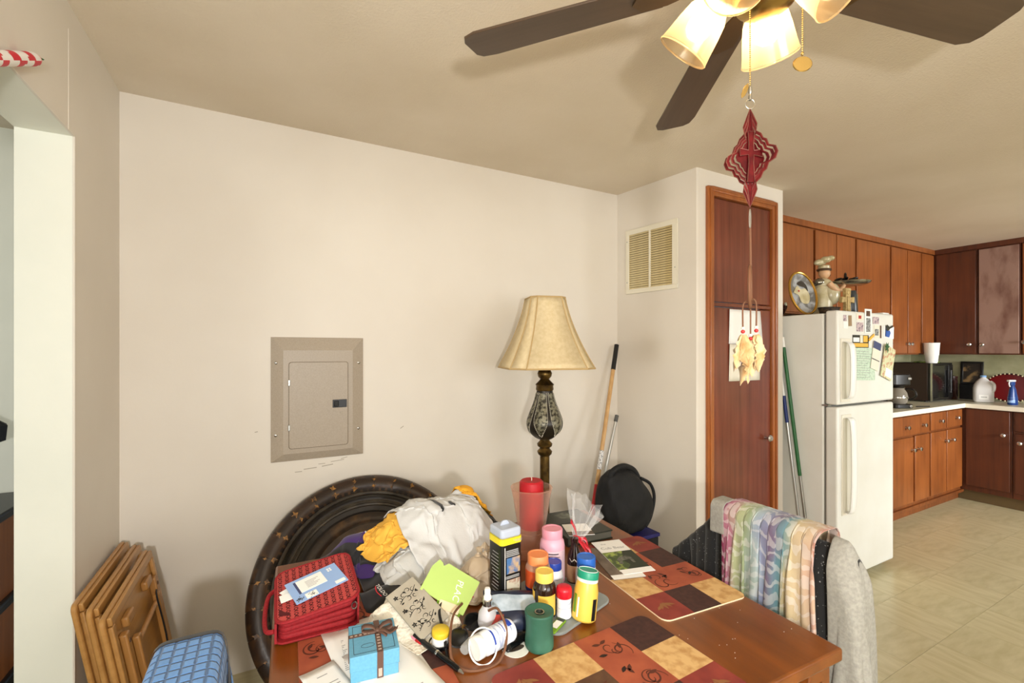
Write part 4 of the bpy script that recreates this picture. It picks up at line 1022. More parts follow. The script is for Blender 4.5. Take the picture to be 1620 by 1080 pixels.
MB().box(-.052, .052, -.108, .108, 0, .0018).build('leaflet', 'paper_white', br)
MB().box(-.052, .052, -.085, .028, .0018, .0021).build('photo', 'bro_dark', br)
gl = MB(); gl.prism([(-.052, -.085), (-.02, -.082), (.0, -.06), (-.010, -.03), (.006, .0), (.018, .028), (-.052, .028)], .0021, .0023); gl.build('photo_foliage', 'bro_green', br)
MB().prism([(-.030, -.05), (-.026, -.022), (-.008, -.006), (.014, -.004), (.026, -.018), (.024, -.05), (.016, -.05), (.014, -.030), (-.012, -.032), (-.018, -.052)], .0023, .0025).build('photo_animal', 'bro_animal', br)
lettering('Cub Bear', .022, 'paper_print', br, (.0, .055, .0020), (0, 0, R(-2)))
lettering('the', .014, 'paper_print', br, (-.02, .085, .0020))
MB().box(-.050, .054, -.112, -.085, .0022, .0034).build('tab', 'paper_white', br, bevel=.0004)
b2 = MB().box(-.05, .05, -.105, .105, 0, .0016).build('leaflet', 'bro_brown')
b2.location = (.948, 1.098, TZ+.0040); b2.rotation_euler = (0, 0, R(-16)); tag(b2, 'brown and white leaflet lying under the nature brochure', 'leaflet')
MB().box(-.05, .05, -.105, -.080, .0016, .0018).build('white_edge', 'paper_white', b2)
b3 = MB().box(-.045, .045, -.05, .05, 0, .0015).build('paper_slip', 'paper_white')
b3.location = (.960, 1.305, TZ+.0308); b3.rotation_euler = (0, 0, R(-20)); tag(b3, 'white paper slip on the front corner of the dark book', 'paper')
MB().box(-.045, .045, -.05, -.018, .0015, .0017).build('grey_band', 'bro_brown', b3)

# ------------------------------------------------------------------ green candle
M('candle_green', (46, 92, 74), 0.5, col2=(62, 112, 94), nscale=16, bump=.3, bscale=30, lo=.45, hi=.75)
gc = thing('green_candle', 'squat dark green pillar candle with burnt hollow top', 'candle', (.533, .868, TZ))
pfc = [(0, 0), (.030, 0), (.0325, .003), (.0325, .018), (.0305, .032), (.030, .056), (.0325, .074), (.0335, .080), (.032, .082), (.020, .0785), (.0105, .0775), (.0095, .074), (.007, .066), (0, .065)]
MB().lathe(pfc, 40, flute=.012, nf=5).build('wax', 'candle_green', gc, sub=1, angle=60)
MB().lathe([(.0105, .0770), (.0112, .0785), (.0085, .0785), (.0085, .067), (0, .066)], 20, cap=False).build('wick_cup', 'steel_dull', gc)

# ------------------------------------------------------------------ navy snack pouch
M('pouch_navy', (22, 28, 46), .3, col2=(30, 38, 62), nscale=12); M('pouch_silver', (178, 190, 200), .45, col2=(150, 164, 176), nscale=50); M('pouch_red', (176, 44, 36), .4, col2=(60, 20, 24), nscale=30)
def pillow(w, h, th, n=16, wob=.003, seed=1):
    rg = np.random.default_rng(seed); P = np.zeros((n, n, 3)); ph = rg.uniform(0, 6, 6)
    for i in range(n):
        for j in range(n):
            u_, v_ = 2*j/(n-1)-1, 2*i/(n-1)-1
            P[i, j] = (u_*w/2, v_*h/2, th*((1-u_**4)*(1-v_**4))+wob*math.sin(5*u_+ph[0])*math.cos(4*v_+ph[1]))
    return P
np_ = thing('snack_pouch', 'crumpled navy foil pouch with silver strip lying before the canister', 'pouch', (.516, .968, TZ+.034), rot=(R(34), R(4), R(-20)))
P1 = pillow(.135, .10, .020, seed=3); P2 = P1.copy(); P2[..., 2] = -.004
MB().grid(P1).grid(P2).build('pouch', 'pouch_navy', np_)
def onpillow(P, u0, u1, v0, v1, lift=.0012):
    n = P.shape[0]; return P[int(v0*n):int(v1*n), int(u0*n):int(u1*n)]+np.array([0, 0, lift])
MB().grid(onpillow(P1, .12, .95, .42, .85)).build('silver_strip', 'pouch_silver', np_)
MB().grid(onpillow(P1, .08, .42, .06, .40)).build('red_picture', 'pouch_red', np_)
P3 = pillow(.085, .05, .012, seed=8)
o = MB().grid(P3).build('snack_wrapper', 'black_gloss', solid=.001); o.location = (.490, .915, TZ+.004); o.rotation_euler = (0, 0, R(20)); tag(o, 'crumpled black glossy wrapper behind the green candle', 'wrapper')
o = thing('snack_bar', 'small green and white wrapped bar at the front of the glass board', 'snack', (.600, .900, GZ), R(28))
MB().prism(rrect(-.030, .030, -.011, .011, .003), 0, .005).build('wrapper', 'lime_dark', o, bevel=.001); MB().box(-.014, .016, -.008, .008, .005, .0054).build('label_print', 'paper_white', o); MB().box(.016, .028, -.009, .009, .005, .0054).build('dark_print', 'bro_dark', o)

# ------------------------------------------------------------------ dropper bottle, pill bottle, tubes, glasses, ring, pen, jars
glass('frosted', (226, 224, 228), .35, .35)
dp = thing('dropper_bottle', 'frosted clear bottle with white dropper bulb', 'bottle', (.455, .975, TZ+.004))
MB().lathe([(.017, 0), (.021, .004), (.023, .020), (.021, .040), (.012, .054), (.010, .058)], 28).build('body', 'frosted', dp)
MB().lathe([(0, .003), (.018, .003), (.020, .018), (.017, .034), (0, .036)], 20).build('liquid', 'white_bottle', dp)
MB().lathe([(.0105, .056), (.0115, .058), (.0115, .070), (.0085, .073)], 24).build('collar', 'chrome', dp)
MB().lathe([(.0095, .072), (.0095, .078), (.0070, .082), (.0075, .092), (.006, .097), (0, .098)], 20).build('dropper_bulb', 'white_plastic', dp)
def lying(name, label, p, q, r, parts, cat, z=0):
    """thing lying on the table along p->q (2-D); parts are lathe profiles along its axis"""
    d_ = Vector((q[0]-p[0], q[1]-p[1], 0)); a = math.atan2(d_.y, d_.x)
    t = thing(name, label, cat, (p[0], p[1], TZ+z+r), rot=(0, R(90), a))
    for nm, prof_, mt in parts: MB().lathe(prof_, 28).build(nm, mt, t)
    return t
pb = lying('pill_bottle', 'white pill bottle lying on its side with blue printed label', (.384, .890), (.486, .916), .025,
      [('cap', [(0, 0), (.022, 0), (.0235, .002), (.0235, .017), (.022, .019)], 'white_plastic'), ('body', [(.020, .017), (.0245, .026), (.0245, .098), (.022, .104), (0, .105)], 'white_bottle'),
       ('paper_label', [(.0247, .036), (.0251, .0365), (.0251, .0955), (.0247, .096)], 'label_white')], 'bottle', z=.002)
for x0, x1, a0, a1 in ((.084, .0955, 150, 215), (.038, .042, 150, 260), (.070, .072, 170, 230)):
    MB().lathe([(.0252, x0), (.0254, x0), (.0254, x1), (.0252, x1)], 10, a0=R(a0), a1=R(a1), cap=False).build('blue_print', 'blue_cap', pb)
lying('lotion_tube', 'white tube with magenta cap behind the pill bottle', (.392, .932), (.470, .950), .012,
      [('tube', [(0, 0), (.011, .001), (.0115, .006), (.0115, .055), (.010, .058)], 'white_bottle'), ('cap', [(.0095, .056), (.012, .058), (.012, .078), (0, .079)], 'bead_red')], 'tube', z=.002)
lying('spray_bottle_small', 'little clear plastic bottle lying left of the pill bottle', (.372, .918), (.412, .945), .011,
      [('body', [(0, 0), (.010, 0), (.011, .003), (.011, .034), (.006, .038)], 'clear_plastic'), ('cap', [(.006, .036), (.007, .037), (.007, .048), (0, .049)], 'white_plastic')], 'bottle', z=.002)
M('wax_paper', (222, 224, 214), .6)
o = MB().lathe([(0, 0), (.030, 0), (.030, .0012), (0, .0014)], 30).build('round_card', 'wax_paper'); o.location = (.482, .886, TZ); tag(o, 'round white card with grey green print under the pill bottle', 'card')
MB().lathe([(0, .0014), (.018, .0013), (.018, .0017), (0, .0017)], 20, sx=1.2, sy=.5).build('print', 'disc_grey', o)
o = MB().at((.402, .882, TZ+.014), (R(58), 0, R(-20))).tube([(.030*math.cos(a), .034*math.sin(a)+.016, 0) for a in np.linspace(0, 6.283, 40, endpoint=False)], .0017, 8, True).build('hoop_ring', 'white_plastic'); tag(o, 'thin white plastic ring leaning round the pill bottle', 'ring')
o = MB().tube(spline([(.415, 1.035, TZ+.045), (.375, .99, TZ+.05), (.345, .93, TZ+.035), (.340, .895, TZ+.010), (.370, .862, TZ+.003), (.430, .862, TZ+.004), (.462, .890, TZ+.040), (.458, .925, TZ+.075), (.446, .950, TZ+.062)], 8), .0028, 8).build('leather_cord', 'leather_brown'); tag(o, 'brown leather cord curling over the pill bottle', 'cord')
# black sunglasses
sg = thing('sunglasses', 'black glossy sunglasses tangled behind the brown cord', 'glasses', (.392, .975, TZ+.006), rot=(R(28), 0, R(38)))
for sx in (-1, 1):
    MB().at((sx*.033, 0, .02)).prism([(.026*math.cos(a)*(1+.1*math.cos(2*a)), .019*math.sin(a)) for a in np.linspace(0, 6.283, 24, endpoint=False)], -.0012, .0012).build('lens', 'black_gloss', sg)
    MB().at((sx*.033, 0, .02)).tube([(.027*math.cos(a)*(1+.1*math.cos(2*a)), .020*math.sin(a), 0) for a in np.linspace(0, 6.283, 24, endpoint=False)], .002, 6, True).build('rim', 'black_plastic', sg)
    MB().tube([(sx*.062, .008, .02), (sx*.060, .012, -.004), (sx*.045, .02, -.012)], .0022, 8).build('temple', 'black_plastic', sg)
MB().tube(spline([(-.008, .006, .02), (0, .010, .022), (.008, .006, .02)], 4), .002, 6).build('bridge', 'brass', sg)
lying('marker_pen', 'thick black pen with silver band lying on the placemat', (.292, 1.020), (.345, .850), .0062,
      [('barrel', [(0, 0), (.005, .001), (.0058, .006), (.0058, .085)], 'black_plastic'), ('band', [(.0058, .085), (.0064, .086), (.0064, .090), (.0058, .091)], 'chrome'), ('cap', [(.0058, .091), (.0060, .092), (.0060, .155), (.004, .163)], 'black_gloss'), ('tip', [(.004, .162), (.0035, .166), (.0015, .176), (0, .177)], 'steel_dull')], 'pen', z=.006)
o = loopband(spline([(.37, 1.06, TZ+.05), (.352, 1.02, TZ+.045), (.345, .97, TZ+.030), (.338, .93, TZ+.006), (.335, .90, TZ+.005)], 6), .007, (1, .2, .3)).build('black_strap', 'black_plastic', solid=.0012); tag(o, 'narrow black strap hanging beside the yellow lidded jar', 'strap')
M('lid_yellow', (216, 184, 48), .4)
jr = thing('ointment_jar', 'small white jar with yellow lid below the plaque', 'jar', (.338, .974, TZ+.006), rot=(R(6), 0, 0))
MB().lathe([(.017, 0), (.019, .002), (.019, .020), (.018, .022)], 28).build('jar', 'white_plastic', jr); MB().lathe([(.018, .0215), (.0195, .022), (.0195, .032), (.018, .034), (0, .034)], 40, flute=.01, nf=20).build('lid', 'lid_yellow', jr, angle=60)
o = MB().lathe([(0, 0), (.023, 0), (.025, .003), (.0255, .010), (.0235, .010), (.022, .004), (0, .003)], 28).build('black_dish', 'black_gloss'); o.location = (.338, .974, TZ+.0015); tag(o, 'shallow black dish under the yellow lidded jar', 'dish')
o = lying('highlighter', 'slim pink marker beside the gift box', (.270, 1.060), (.300, .985), .004, [('barrel', [(0, 0), (.004, .001), (.004, .06)], 'pink_cap'), ('cap', [(.0042, .06), (.0042, .078), (.002, .081), (0, .081)], 'bead_red')], 'pen', z=.006)
M('purple', (64, 40, 120), .5)
o = MB().prism(rrect(-.02, .02, -.008, .008, .004), 0, .006).build('purple_clip', 'purple', bevel=.001); o.location = (.262, 1.075, TZ+.006); o.rotation_euler = (0, 0, R(-30)); tag(o, 'purple plastic clip under the crocheted cloth', 'clip')
# crumbs on the table top
cm = MB()
for k in range(46):
    x, y = random.uniform(.5, 1.1), random.uniform(.6, 1.0)
    cm.ell((x, y, TZ+.0006), .0008, .0008, .0006, 5, 3)
o = cm.build('crumbs', 'paper_white'); o['kind'] = 'stuff'; tag(o, 'pale crumbs scattered on the table top', 'crumbs')
# ------------------------------------------------------------------ clothes piled at the back of the table
def uvmat(name, stops, axis=0, rough=.85, distort=0.0, nscale=6.0, interp='CONSTANT', bump=.25):
    m, N, L, b = newmat(name)
    tc_ = N.new('ShaderNodeTexCoord'); sx = N.new('ShaderNodeSeparateXYZ'); L.new(tc_.outputs['UV'], sx.inputs[0])
    src = sx.outputs[axis]
    if distort:
        n_ = N.new('ShaderNodeTexNoise'); n_.inputs['Scale'].default_value = nscale; n_.inputs['Detail'].default_value = 3; L.new(tc_.outputs['UV'], n_.inputs['Vector'])
        md_ = N.new('ShaderNodeMath'); md_.operation = 'MULTIPLY_ADD'; md_.inputs[1].default_value = distort
        sb = N.new('ShaderNodeMath'); sb.operation = 'SUBTRACT'; sb.inputs[1].default_value = .5
        L.new(n_.outputs['Fac'], sb.inputs[0]); L.new(sb.outputs[0], md_.inputs[0]); L.new(src, md_.inputs[2]); src = md_.outputs[0]
    r_ = N.new('ShaderNodeValToRGB'); cr_ = r_.color_ramp; cr_.interpolation = interp
    while len(cr_.elements) < len(stops): cr_.elements.new(1.0)
    for e_, (p_, c_) in zip(cr_.elements, stops): e_.position = p_; e_.color = lin(c_)
    L.new(src, r_.inputs['Fac']); L.new(r_.outputs['Color'], b.inputs['Base Color'])
    b.inputs['Roughness'].default_value = rough; b.inputs['Sheen Weight'].default_value = .15
    if bump:
        n3 = N.new('ShaderNodeTexNoise'); n3.inputs['Scale'].default_value = 220; L.new(tc_.outputs['Object'], n3.inputs['Vector'])
        bp_ = N.new('ShaderNodeBump'); bp_.inputs['Strength'].default_value = bump; bp_.inputs['Distance'].default_value = .001
        L.new(n3.outputs['Fac'], bp_.inputs['Height']); L.new(bp_.outputs['Normal'], b.inputs['Normal'])
    MATS[name] = m
M('cloth_black', (26, 25, 26), .85, col2=(34, 33, 34), nscale=30, sheen=.2)
M('cloth_white', (200, 200, 199), .85, bump=.15, bscale=200)
M('cloth_offwhite', (188, 188, 185), .85, bump=.15, bscale=200)
M('cloth_yellow', (226, 172, 66), .85, bump=.15, bscale=200)
M('cloth_gold', (226, 164, 44), .85, bump=.15, bscale=200)
uvmat('cloth_purple', [(0, (56, 28, 96)), (.16, (28, 27, 29)), (.40, (56, 28, 96)), (.58, (226, 224, 220)), (.63, (56, 28, 96)), (.74, (34, 33, 36))], 0)
uvmat('cloth_blue_black', [(0, (24, 24, 26)), (.55, (22, 30, 44)), (.66, (40, 96, 150)), (.74, (150, 190, 214)), (.80, (30, 60, 100)), (.88, (24, 24, 26))], 1, distort=.25)
M('poly_bag', (190, 172, 148), .4, col2=(172, 152, 126), nscale=12)
def mound(X, Y):
    h = np.where(Y < 1.545, TZ+.001, .70)
    q = ((X-.475)/.215)**2+((Y-1.415)/.135)**2
    h = np.maximum(h, TZ+.165*np.exp(-q**1.4))
    h = np.maximum(h, TZ+.075*np.exp(-(((X-.365)/.10)**2+((Y-1.285)/.06)**2)**1.3))
    h = np.maximum(h, TZ+.085*np.exp(-(((X-.235)/.09)**2+((Y-1.455)/.07)**2)**1.3))
    h = np.maximum(h, TZ+.165*np.exp(-(((X-.605)/.075)**2+((Y-1.49)/.05)**2)**1.2))
    h = np.where((X > -.01) & (X < .205) & (Y > 1.12) & (Y < 1.35), TZ+.105, h)
    return h
pile = HF(-.15, 1.05, 1.0, 1.8, .008, mound)
def garment(name, label, cx, cy, sx, sy, rz, nx, ny, sq_, mat, seed, cat='clothing', amp=.02, waves=5, steps=90, th=.003, zoff=.06, bend=.08):
    fp = max(sx, sy)*sq_/2
    z = pile.h[max(0, int((cy-fp-1.0)/.008)):int((cy+fp-1.0)/.008), max(0, int((cx-fp+.15)/.008)):int((cx+fp+.15)/.008)].max()+zoff
    P, dx_, dy_ = crumpled(cx, cy, z, sx, sy, rz, nx, ny, sq_, waves, amp, seed)
    P = sim(P, dx_, dy_, pile.collide(.004, .6), steps=steps, iters=8, bend=bend)
    pile.raise_(P)
    o = cloth_obj(name, P, mat, None, th, 1)
    tag(o, label, cat, 'clothes heaped on the table'); return o, P
garment('black_shirt', 'black garment spread at the bottom of the clothes pile', .455, 1.375, .52, .36, .1, 34, 26, .96, 'cloth_black', 1, amp=.006)
garment('sports_shorts', 'black and purple garment at the left end of the clothes pile', .235, 1.445, .30, .30, .9, 28, 28, .62, 'cloth_purple', 2)
garment('dark_shirt', 'black shirt with blue print at the right of the clothes pile', .622, 1.41, .26, .30, -.1, 28, 30, .55, 'cloth_blue_black', 3)
garment('grey_undershirt', 'off-white crumpled shirt low in front of the yellow shirt', .365, 1.285, .36, .28, .2, 36, 30, .52, 'cloth_offwhite', 4, amp=.03, waves=7, bend=.03)
garment('yellow_shirt', 'yellow shirt bunched at the left of the white shirt', .350, 1.385, .36, .34, .5, 38, 36, .58, 'cloth_yellow', 5, amp=.03, waves=6, bend=.03)
wo, WP = garment('white_shirt', 'large white shirt draped on top of the clothes pile', .500, 1.360, .42, .44, .15, 52, 54, .70, 'cloth_white', 8, amp=.026, waves=6, steps=110, bend=.04)
garment('gold_shirt', 'gold cloth peeking out at the back of the white shirt', .625, 1.480, .26, .24, .2, 28, 26, .46, 'cloth_gold', 6, amp=.035, waves=7, bend=.03)
def patch(P, i0, i1, j0, j1, mat, parent, name, lift=.0035):
    Q = P[i0:i1, j0:j1].copy()
    gu = np.gradient(Q, axis=1); gv = np.gradient(Q, axis=0); nn = np.cross(gu, gv); nn /= np.linalg.norm(nn, axis=-1, keepdims=True)+1e-9
    nn *= np.sign(nn[..., 2:3]+1e-9)
    return cloth_obj(name, Q+nn*lift, mat, parent, .0008, 1)
plabel(patch(WP, 26, 37, 19, 23, 'cloth_black', wo, 'black_mark'), 'black slanted mark on the white shirt')
plabel(patch(WP, 27, 32, 26, 29, 'cloth_black', wo, 'black_mark'), 'small black mark on the white shirt')
# plastic shopping bag, knotted
gy, gx = np.meshgrid(np.arange(pile.h.shape[0])*.008+1.0, np.arange(pile.h.shape[1])*.008-.15, indexing='ij')
pile.h = np.maximum(pile.h, TZ+.085*np.exp(-(((gx-.515)/.062)**2+((gy-1.165)/.050)**2)**1.3))
pbg, PB_ = garment('plastic_bag', 'knotted beige plastic shopping bag with red print beside the canister', .515, 1.165, .32, .28, .4, 38, 34, .46, 'poly_bag', 11, cat='plastic bag', amp=.028, waves=8, steps=70, th=.0012, zoff=.05, bend=.03)
plabel(patch(PB_, 6, 16, 5, 13, 'ribbon_red', pbg, 'red_print', .002), 'red print on the plastic bag')
P = [(.515, 1.165, TZ+.085), (.518, 1.168, TZ+.100), (.532, 1.165, TZ+.112), (.545, 1.158, TZ+.106), (.535, 1.155, TZ+.096), (.522, 1.16, TZ+.094)]
MB().tube(spline(P, 5), [.008+.004*math.sin(i*1.3) for i in range(26)], 8).build('knot', 'poly_bag', pbg)
# black pouch with a slanted word
po = thing('black_pouch', 'soft black pouch with slanted white word lying before the clothes pile', 'pouch', (.296, 1.215, TZ+.010), rot=(R(14), 0, R(4)))
Pp = pillow(.165, .085, .022, seed=5); Pq = Pp.copy(); Pq[..., 2] = -.004
MB().grid(Pp).grid(Pq).build('pouch', 'cloth_black', po)
lettering('TOLDO', .014, 'paper_white', po, (-.038, .004, .0262), (R(0), 0, R(-76)), shear=.2)
MB().ribbon(spline([(-.048, .022), (-.050, .002), (-.043, -.018)], 5), .0022, .0262).build('red_swoosh', 'red_cap', po)
pp = MB().at((-.012, -.036, .020), (R(10), 0, R(12))).prism([(-.030, .004), (-.014, .018), (.004, .020), (.016, .026), (.028, .018), (.024, -.012), (.004, -.022), (-.020, -.020), (-.012, -.008)], 0, .002)
w_ = pp.build('white_patch', 'paper_white', po); MB().at((-.006, -.026, .0225), (R(10), 0, R(20))).box(-.010, .010, -.004, .004, 0, .0008).build('red_patch', 'red_cap', po)

# ------------------------------------------------------------------ chairs
wood('chair_wood', (70, 36, 16), (104, 58, 26), 'z', .8, .4)
def chair(label, loc, rz):
    """chair facing +x, origin on the floor under the back"""
    t = thing('dining_chair', label, 'chair', loc, rz, 'dining chairs at the table')
    MB().prism(rrect(.0, .40, -.20, .20, .03), .43, .455).build('seat', 'chair_wood', t, bevel=.005)
    for sy in (-1, 1):
        MB().box(-.018, .018, sy*.185-.018, sy*.185+.018, 0, .855).build('back_post', 'chair_wood', t, bevel=.005)
        MB().box(.345, .38, sy*.175-.017, sy*.175+.017, 0, .43).build('leg', 'chair_wood', t, bevel=.004)
        MB().box(.018, .345, sy*.18-.010, sy*.18+.010, .20, .225).build('stretcher', 'chair_wood', t, bevel=.003)
    MB().box(-.016, .016, -.203, .203, .80, .87).build('top_rail', 'chair_wood', t, bevel=.008)
    MB().box(-.012, .012, -.167, .167, .52, .56).build('lower_rail', 'chair_wood', t, bevel=.004)
    for k in range(5):
        y = -.12+.06*k; MB().box(-.007, .007, y-.012, y+.012, .56, .80).build('slat', 'chair_wood', t, bevel=.002)
    MB().box(.0, .36, -.16, -.14, .38, .43).box(.0, .36, .14, .16, .38, .43).box(.34, .36, -.16, .16, .38, .43).build('seat_rail', 'chair_wood', t)
    return t
CX, CY = 1.375, .845
chair('dining chair hung with a black jacket and scarf at the right of the table', (CX, CY, 0), R(180))
lc_ = chair('dining chair under the blue quilted cover at the left of the table', (-.140, .915, 0), 0)
lc_.scale = (1, 1, .945)
def boxcol(boxes, fr=.5):
    def c(Q, P):
        for (x0, x1, y0, y1, z0, z1) in boxes:
            a = np.stack([Q[..., 0]-x0, x1-Q[..., 0], Q[..., 1]-y0, y1-Q[..., 1], (Q[..., 2]-z0), z1-Q[..., 2]], -1)
            m = a.min(-1) > 0
            if not m.any(): continue
            a[..., 4] = 9; k = a.argmin(-1)
            for ax in range(3):
                lo_, hi_ = (x0, y0, z0)[ax], (x1, y1, z1)[ax]
                s1 = m & (k == 2*ax); s2 = m & (k == 2*ax+1)
                Q[..., ax] = np.where(s1, lo_, np.where(s2, hi_, Q[..., ax]))
            for ax in range(3): Q[..., ax] = np.where(m & (k//2 != ax), P[..., ax]+(Q[..., ax]-P[..., ax])*(1-fr), Q[..., ax])
        Q[..., 2] = np.maximum(Q[..., 2], .004)
    return c
M('jacket_black', (30, 30, 31), .9, col2=(150, 150, 148), nscale=150, lo=.70, hi=.74, detail=1, sheen=.2)
M('cloth_heather', (162, 160, 152), .9, col2=(146, 144, 137), nscale=120, bump=.2, bscale=250)
def scarf_mat():
    uvmat('scarf_print', [(0, (191, 140, 126)), (.10, (200, 176, 148)), (.24, (190, 175, 135)), (.33, (101, 145, 155)), (.42, (116, 98, 127)), (.52, (132, 143, 172)), (.60, (166, 183, 188)), (.70, (145, 159, 124)), (.82, (169, 173, 134)), (.91, (172, 109, 130)), (1.0, (126, 35, 73))], 0, distort=.30, nscale=4, interp='LINEAR')
    m = MATS['scarf_print']; N, L = m.node_tree.nodes, m.node_tree.links; b = N['Principled BSDF']
    src = b.inputs['Base Color'].links[0].from_socket
    tc_ = N.new('ShaderNodeTexCoord'); mp = N.new('ShaderNodeMapping'); mp.inputs['Scale'].default_value = (1.2, 1.0, 1); L.new(tc_.outputs['UV'], mp.inputs[0])
    wv = N.new('ShaderNodeTexWave'); wv.inputs['Scale'].default_value = 4.5; wv.inputs['Distortion'].default_value = 9.0; wv.inputs['Detail Scale'].default_value = 2.2; wv.bands_direction = 'Y'; L.new(mp.outputs[0], wv.inputs[0])
    rp_ = N.new('ShaderNodeValToRGB'); rp_.color_ramp.elements[0].position = .62; rp_.color_ramp.elements[1].position = .74; L.new(wv.outputs['Fac'], rp_.inputs[0])
    ml = N.new('ShaderNodeMath'); ml.operation = 'MULTIPLY'; ml.inputs[1].default_value = .34; L.new(rp_.outputs[0], ml.inputs[0])
    mx_ = N.new('ShaderNodeMix'); mx_.data_type = 'RGBA'; L.new(ml.outputs[0], mx_.inputs[0]); L.new(src, mx_.inputs[6]); mx_.inputs[7].default_value = lin((226, 224, 222)); L.new(mx_.outputs[2], b.inputs['Base Color'])
scarf_mat()
def drape(name, label, mat, yc, wy, lx, xoff, nx, ny, th_off, seed, sq_=1.0, skew=0.0, z=.93, slab=None, tbl=True, group=None, steps=120, cat='clothing', thick=.004, amp=.006, folds=None, bend=.08, flare=0.0, lean=0.0, shoulder=0.0):
    """sheet laid over a chair back: lx is its length across the back, wy its width along it"""
    rg = np.random.default_rng(seed)
    u_, v_ = np.meshgrid(np.linspace(-.5, .5, nx), np.linspace(-.5, .5, ny))
    X = slab[0]+xoff+v_*lx*.98; Y = yc+u_*wy*sq_+skew*v_*lx; Z = np.zeros_like(X)+z
    for k in range(6):
        ph, f_ = rg.uniform(0, 6), rg.uniform(8, 26)
        Z += amp*np.sin(f_*u_+ph+2*v_)*.6; X += amp*.5*np.sin(f_*u_*.7+ph)
    t_ = th_off
    hb = slab[2] if len(slab) > 2 else .02
    top = slab[3] if len(slab) > 3 else .870
    boxes = [(slab[0]-hb-t_, slab[0]+hb+t_, slab[1]-.203-t_, slab[1]+.203+t_, -1, top+t_)]
    if tbl: boxes.append((-1, 1.160, .50, 1.58, .60, TZ+.006))
    row = v_*lx*.98+xoff      # sheet starts hung over the rail, folds bulging outwards
    ov = np.maximum(0, np.abs(row)-hb)
    bul = np.minimum(1, ov*10)
    fx = (.5+.5*np.sin(2*math.pi*folds[0]*(u_+.5)+4*v_))*folds[1]*bul if folds else 0
    X = slab[0]+np.where(ov > 0, np.sign(row)*(hb+t_+.004+fx), row)
    Y = yc+u_*wy*sq_*(1+flare*ov)-lean*ov
    Z = np.where(ov > 0, top+.002+t_-ov, top+.004+t_)
    P0 = np.stack([X, Y, Z], -1)
    pinm = (np.abs(row) < max(lx/(ny-1)*.8, hb)) & (P0[..., 1] > slab[1]-.21) & (P0[..., 1] < slab[1]+.21)
    P0[..., 2] = np.where(pinm, top+.002+t_, P0[..., 2])
    if shoulder:      # stiff shoulder of the garment sticking out past the end of the rail
        rp = np.abs(row).min(1).argmin(); ys = P0[rp, :, 1]; m2 = ys >= slab[1]+.20
        P0[rp, m2, 0] = slab[0]-.02; P0[rp, m2, 2] = top-shoulder*(ys[m2]-slab[1]-.20); pinm = pinm.copy(); pinm[rp] |= m2
    pin = (pinm, P0[pinm].copy())
    P = sim(P0, wy/(nx-1), lx/(ny-1), boxcol(boxes), steps=steps, iters=9, bend=bend, pin=pin)
    o = cloth_obj(name, P, mat, None, thick, 1); tag(o, label, cat, group); return o, P
SL = (CX, CY)
drape('black_jacket', 'black speckled jacket hung over the right chair back', 'jacket_black', .935, .98, .92, -.02, 50, 48, .005, 21, .62, slab=SL, thick=.006, folds=(4, .035), flare=.5, shoulder=1.05)
drape('grey_sweater', 'grey heather cloth hanging over the near end of the right chair', 'cloth_heather', .560, .40, 1.24, .05, 30, 62, .034, 22, .62, slab=SL, folds=(2.5, .05), lean=.22)
drape('scarf', 'multicolored pastel scarf hanging over the black jacket', 'scarf_print', .850, .74, .46, -.10, 64, 34, .040, 23, .40, slab=SL, folds=(5, .075), thick=.002, bend=.03, steps=28, flare=-1.1, lean=-.06)
drape('sweater_sleeve', 'grey flap of cloth at the far end of the black jacket', 'cloth_heather', 1.015, .055, .13, -.060, 10, 16, .040, 24, .9, slab=SL, steps=30)
# quilted cover on the left chair
def quilt_mat():
    m, N, L, b = newmat('quilt_blue')
    tc_ = N.new('ShaderNodeTexCoord'); mp = N.new('ShaderNodeMapping'); mp.inputs['Scale'].default_value = (22, 30, 1); L.new(tc_.outputs['UV'], mp.inputs[0])
    sx = N.new('ShaderNodeSeparateXYZ'); L.new(mp.outputs[0], sx.inputs[0])
    def tri(o_):
        f_ = N.new('ShaderNodeMath'); f_.operation = 'PINGPONG'; f_.inputs[1].default_value = .5; L.new(o_, f_.inputs[0]); return f_.outputs[0]
    mn = N.new('ShaderNodeMath'); mn.operation = 'MINIMUM'; L.new(tri(sx.outputs[0]), mn.inputs[0]); L.new(tri(sx.outputs[1]), mn.inputs[1])
    sm = N.new('ShaderNodeMapRange'); sm.inputs['From Max'].default_value = .16; sm.interpolation_type = 'SMOOTHSTEP'; L.new(mn.outputs[0], sm.inputs['Value'])
    bp_ = N.new('ShaderNodeBump'); bp_.inputs['Strength'].default_value = .9; bp_.inputs['Distance'].default_value = .006
    L.new(sm.outputs[0], bp_.inputs['Height']); L.new(bp_.outputs['Normal'], b.inputs['Normal'])
    r_ = N.new('ShaderNodeValToRGB'); r_.color_ramp.elements[0].color = lin((62, 104, 158)); r_.color_ramp.elements[1].color = lin((92, 142, 202)); r_.color_ramp.elements[1].position = .6
    L.new(sm.outputs[0], r_.inputs['Fac']); L.new(r_.outputs['Color'], b.inputs['Base Color'])
    b.inputs['Roughness'].default_value = .75; b.inputs['Sheen Weight'].default_value = .2
    MATS['quilt_blue'] = m
quilt_mat()
QL = (-.140, .915, .052, .822)
qo, QP = drape('quilted_cover', 'blue quilted cover with dark trim hung over the left chair back', 'quilt_blue', .965, .50, .62, .0, 32, 42, .006, 31, .98, slab=QL, tbl=False, thick=.012, amp=.004, cat='cover', folds=(1.5, .03))
plabel(patch(QP, 2, 40, 24, 26, 'cloth_black', qo, 'dark_trim', .008), 'dark trim band on the quilted cover')

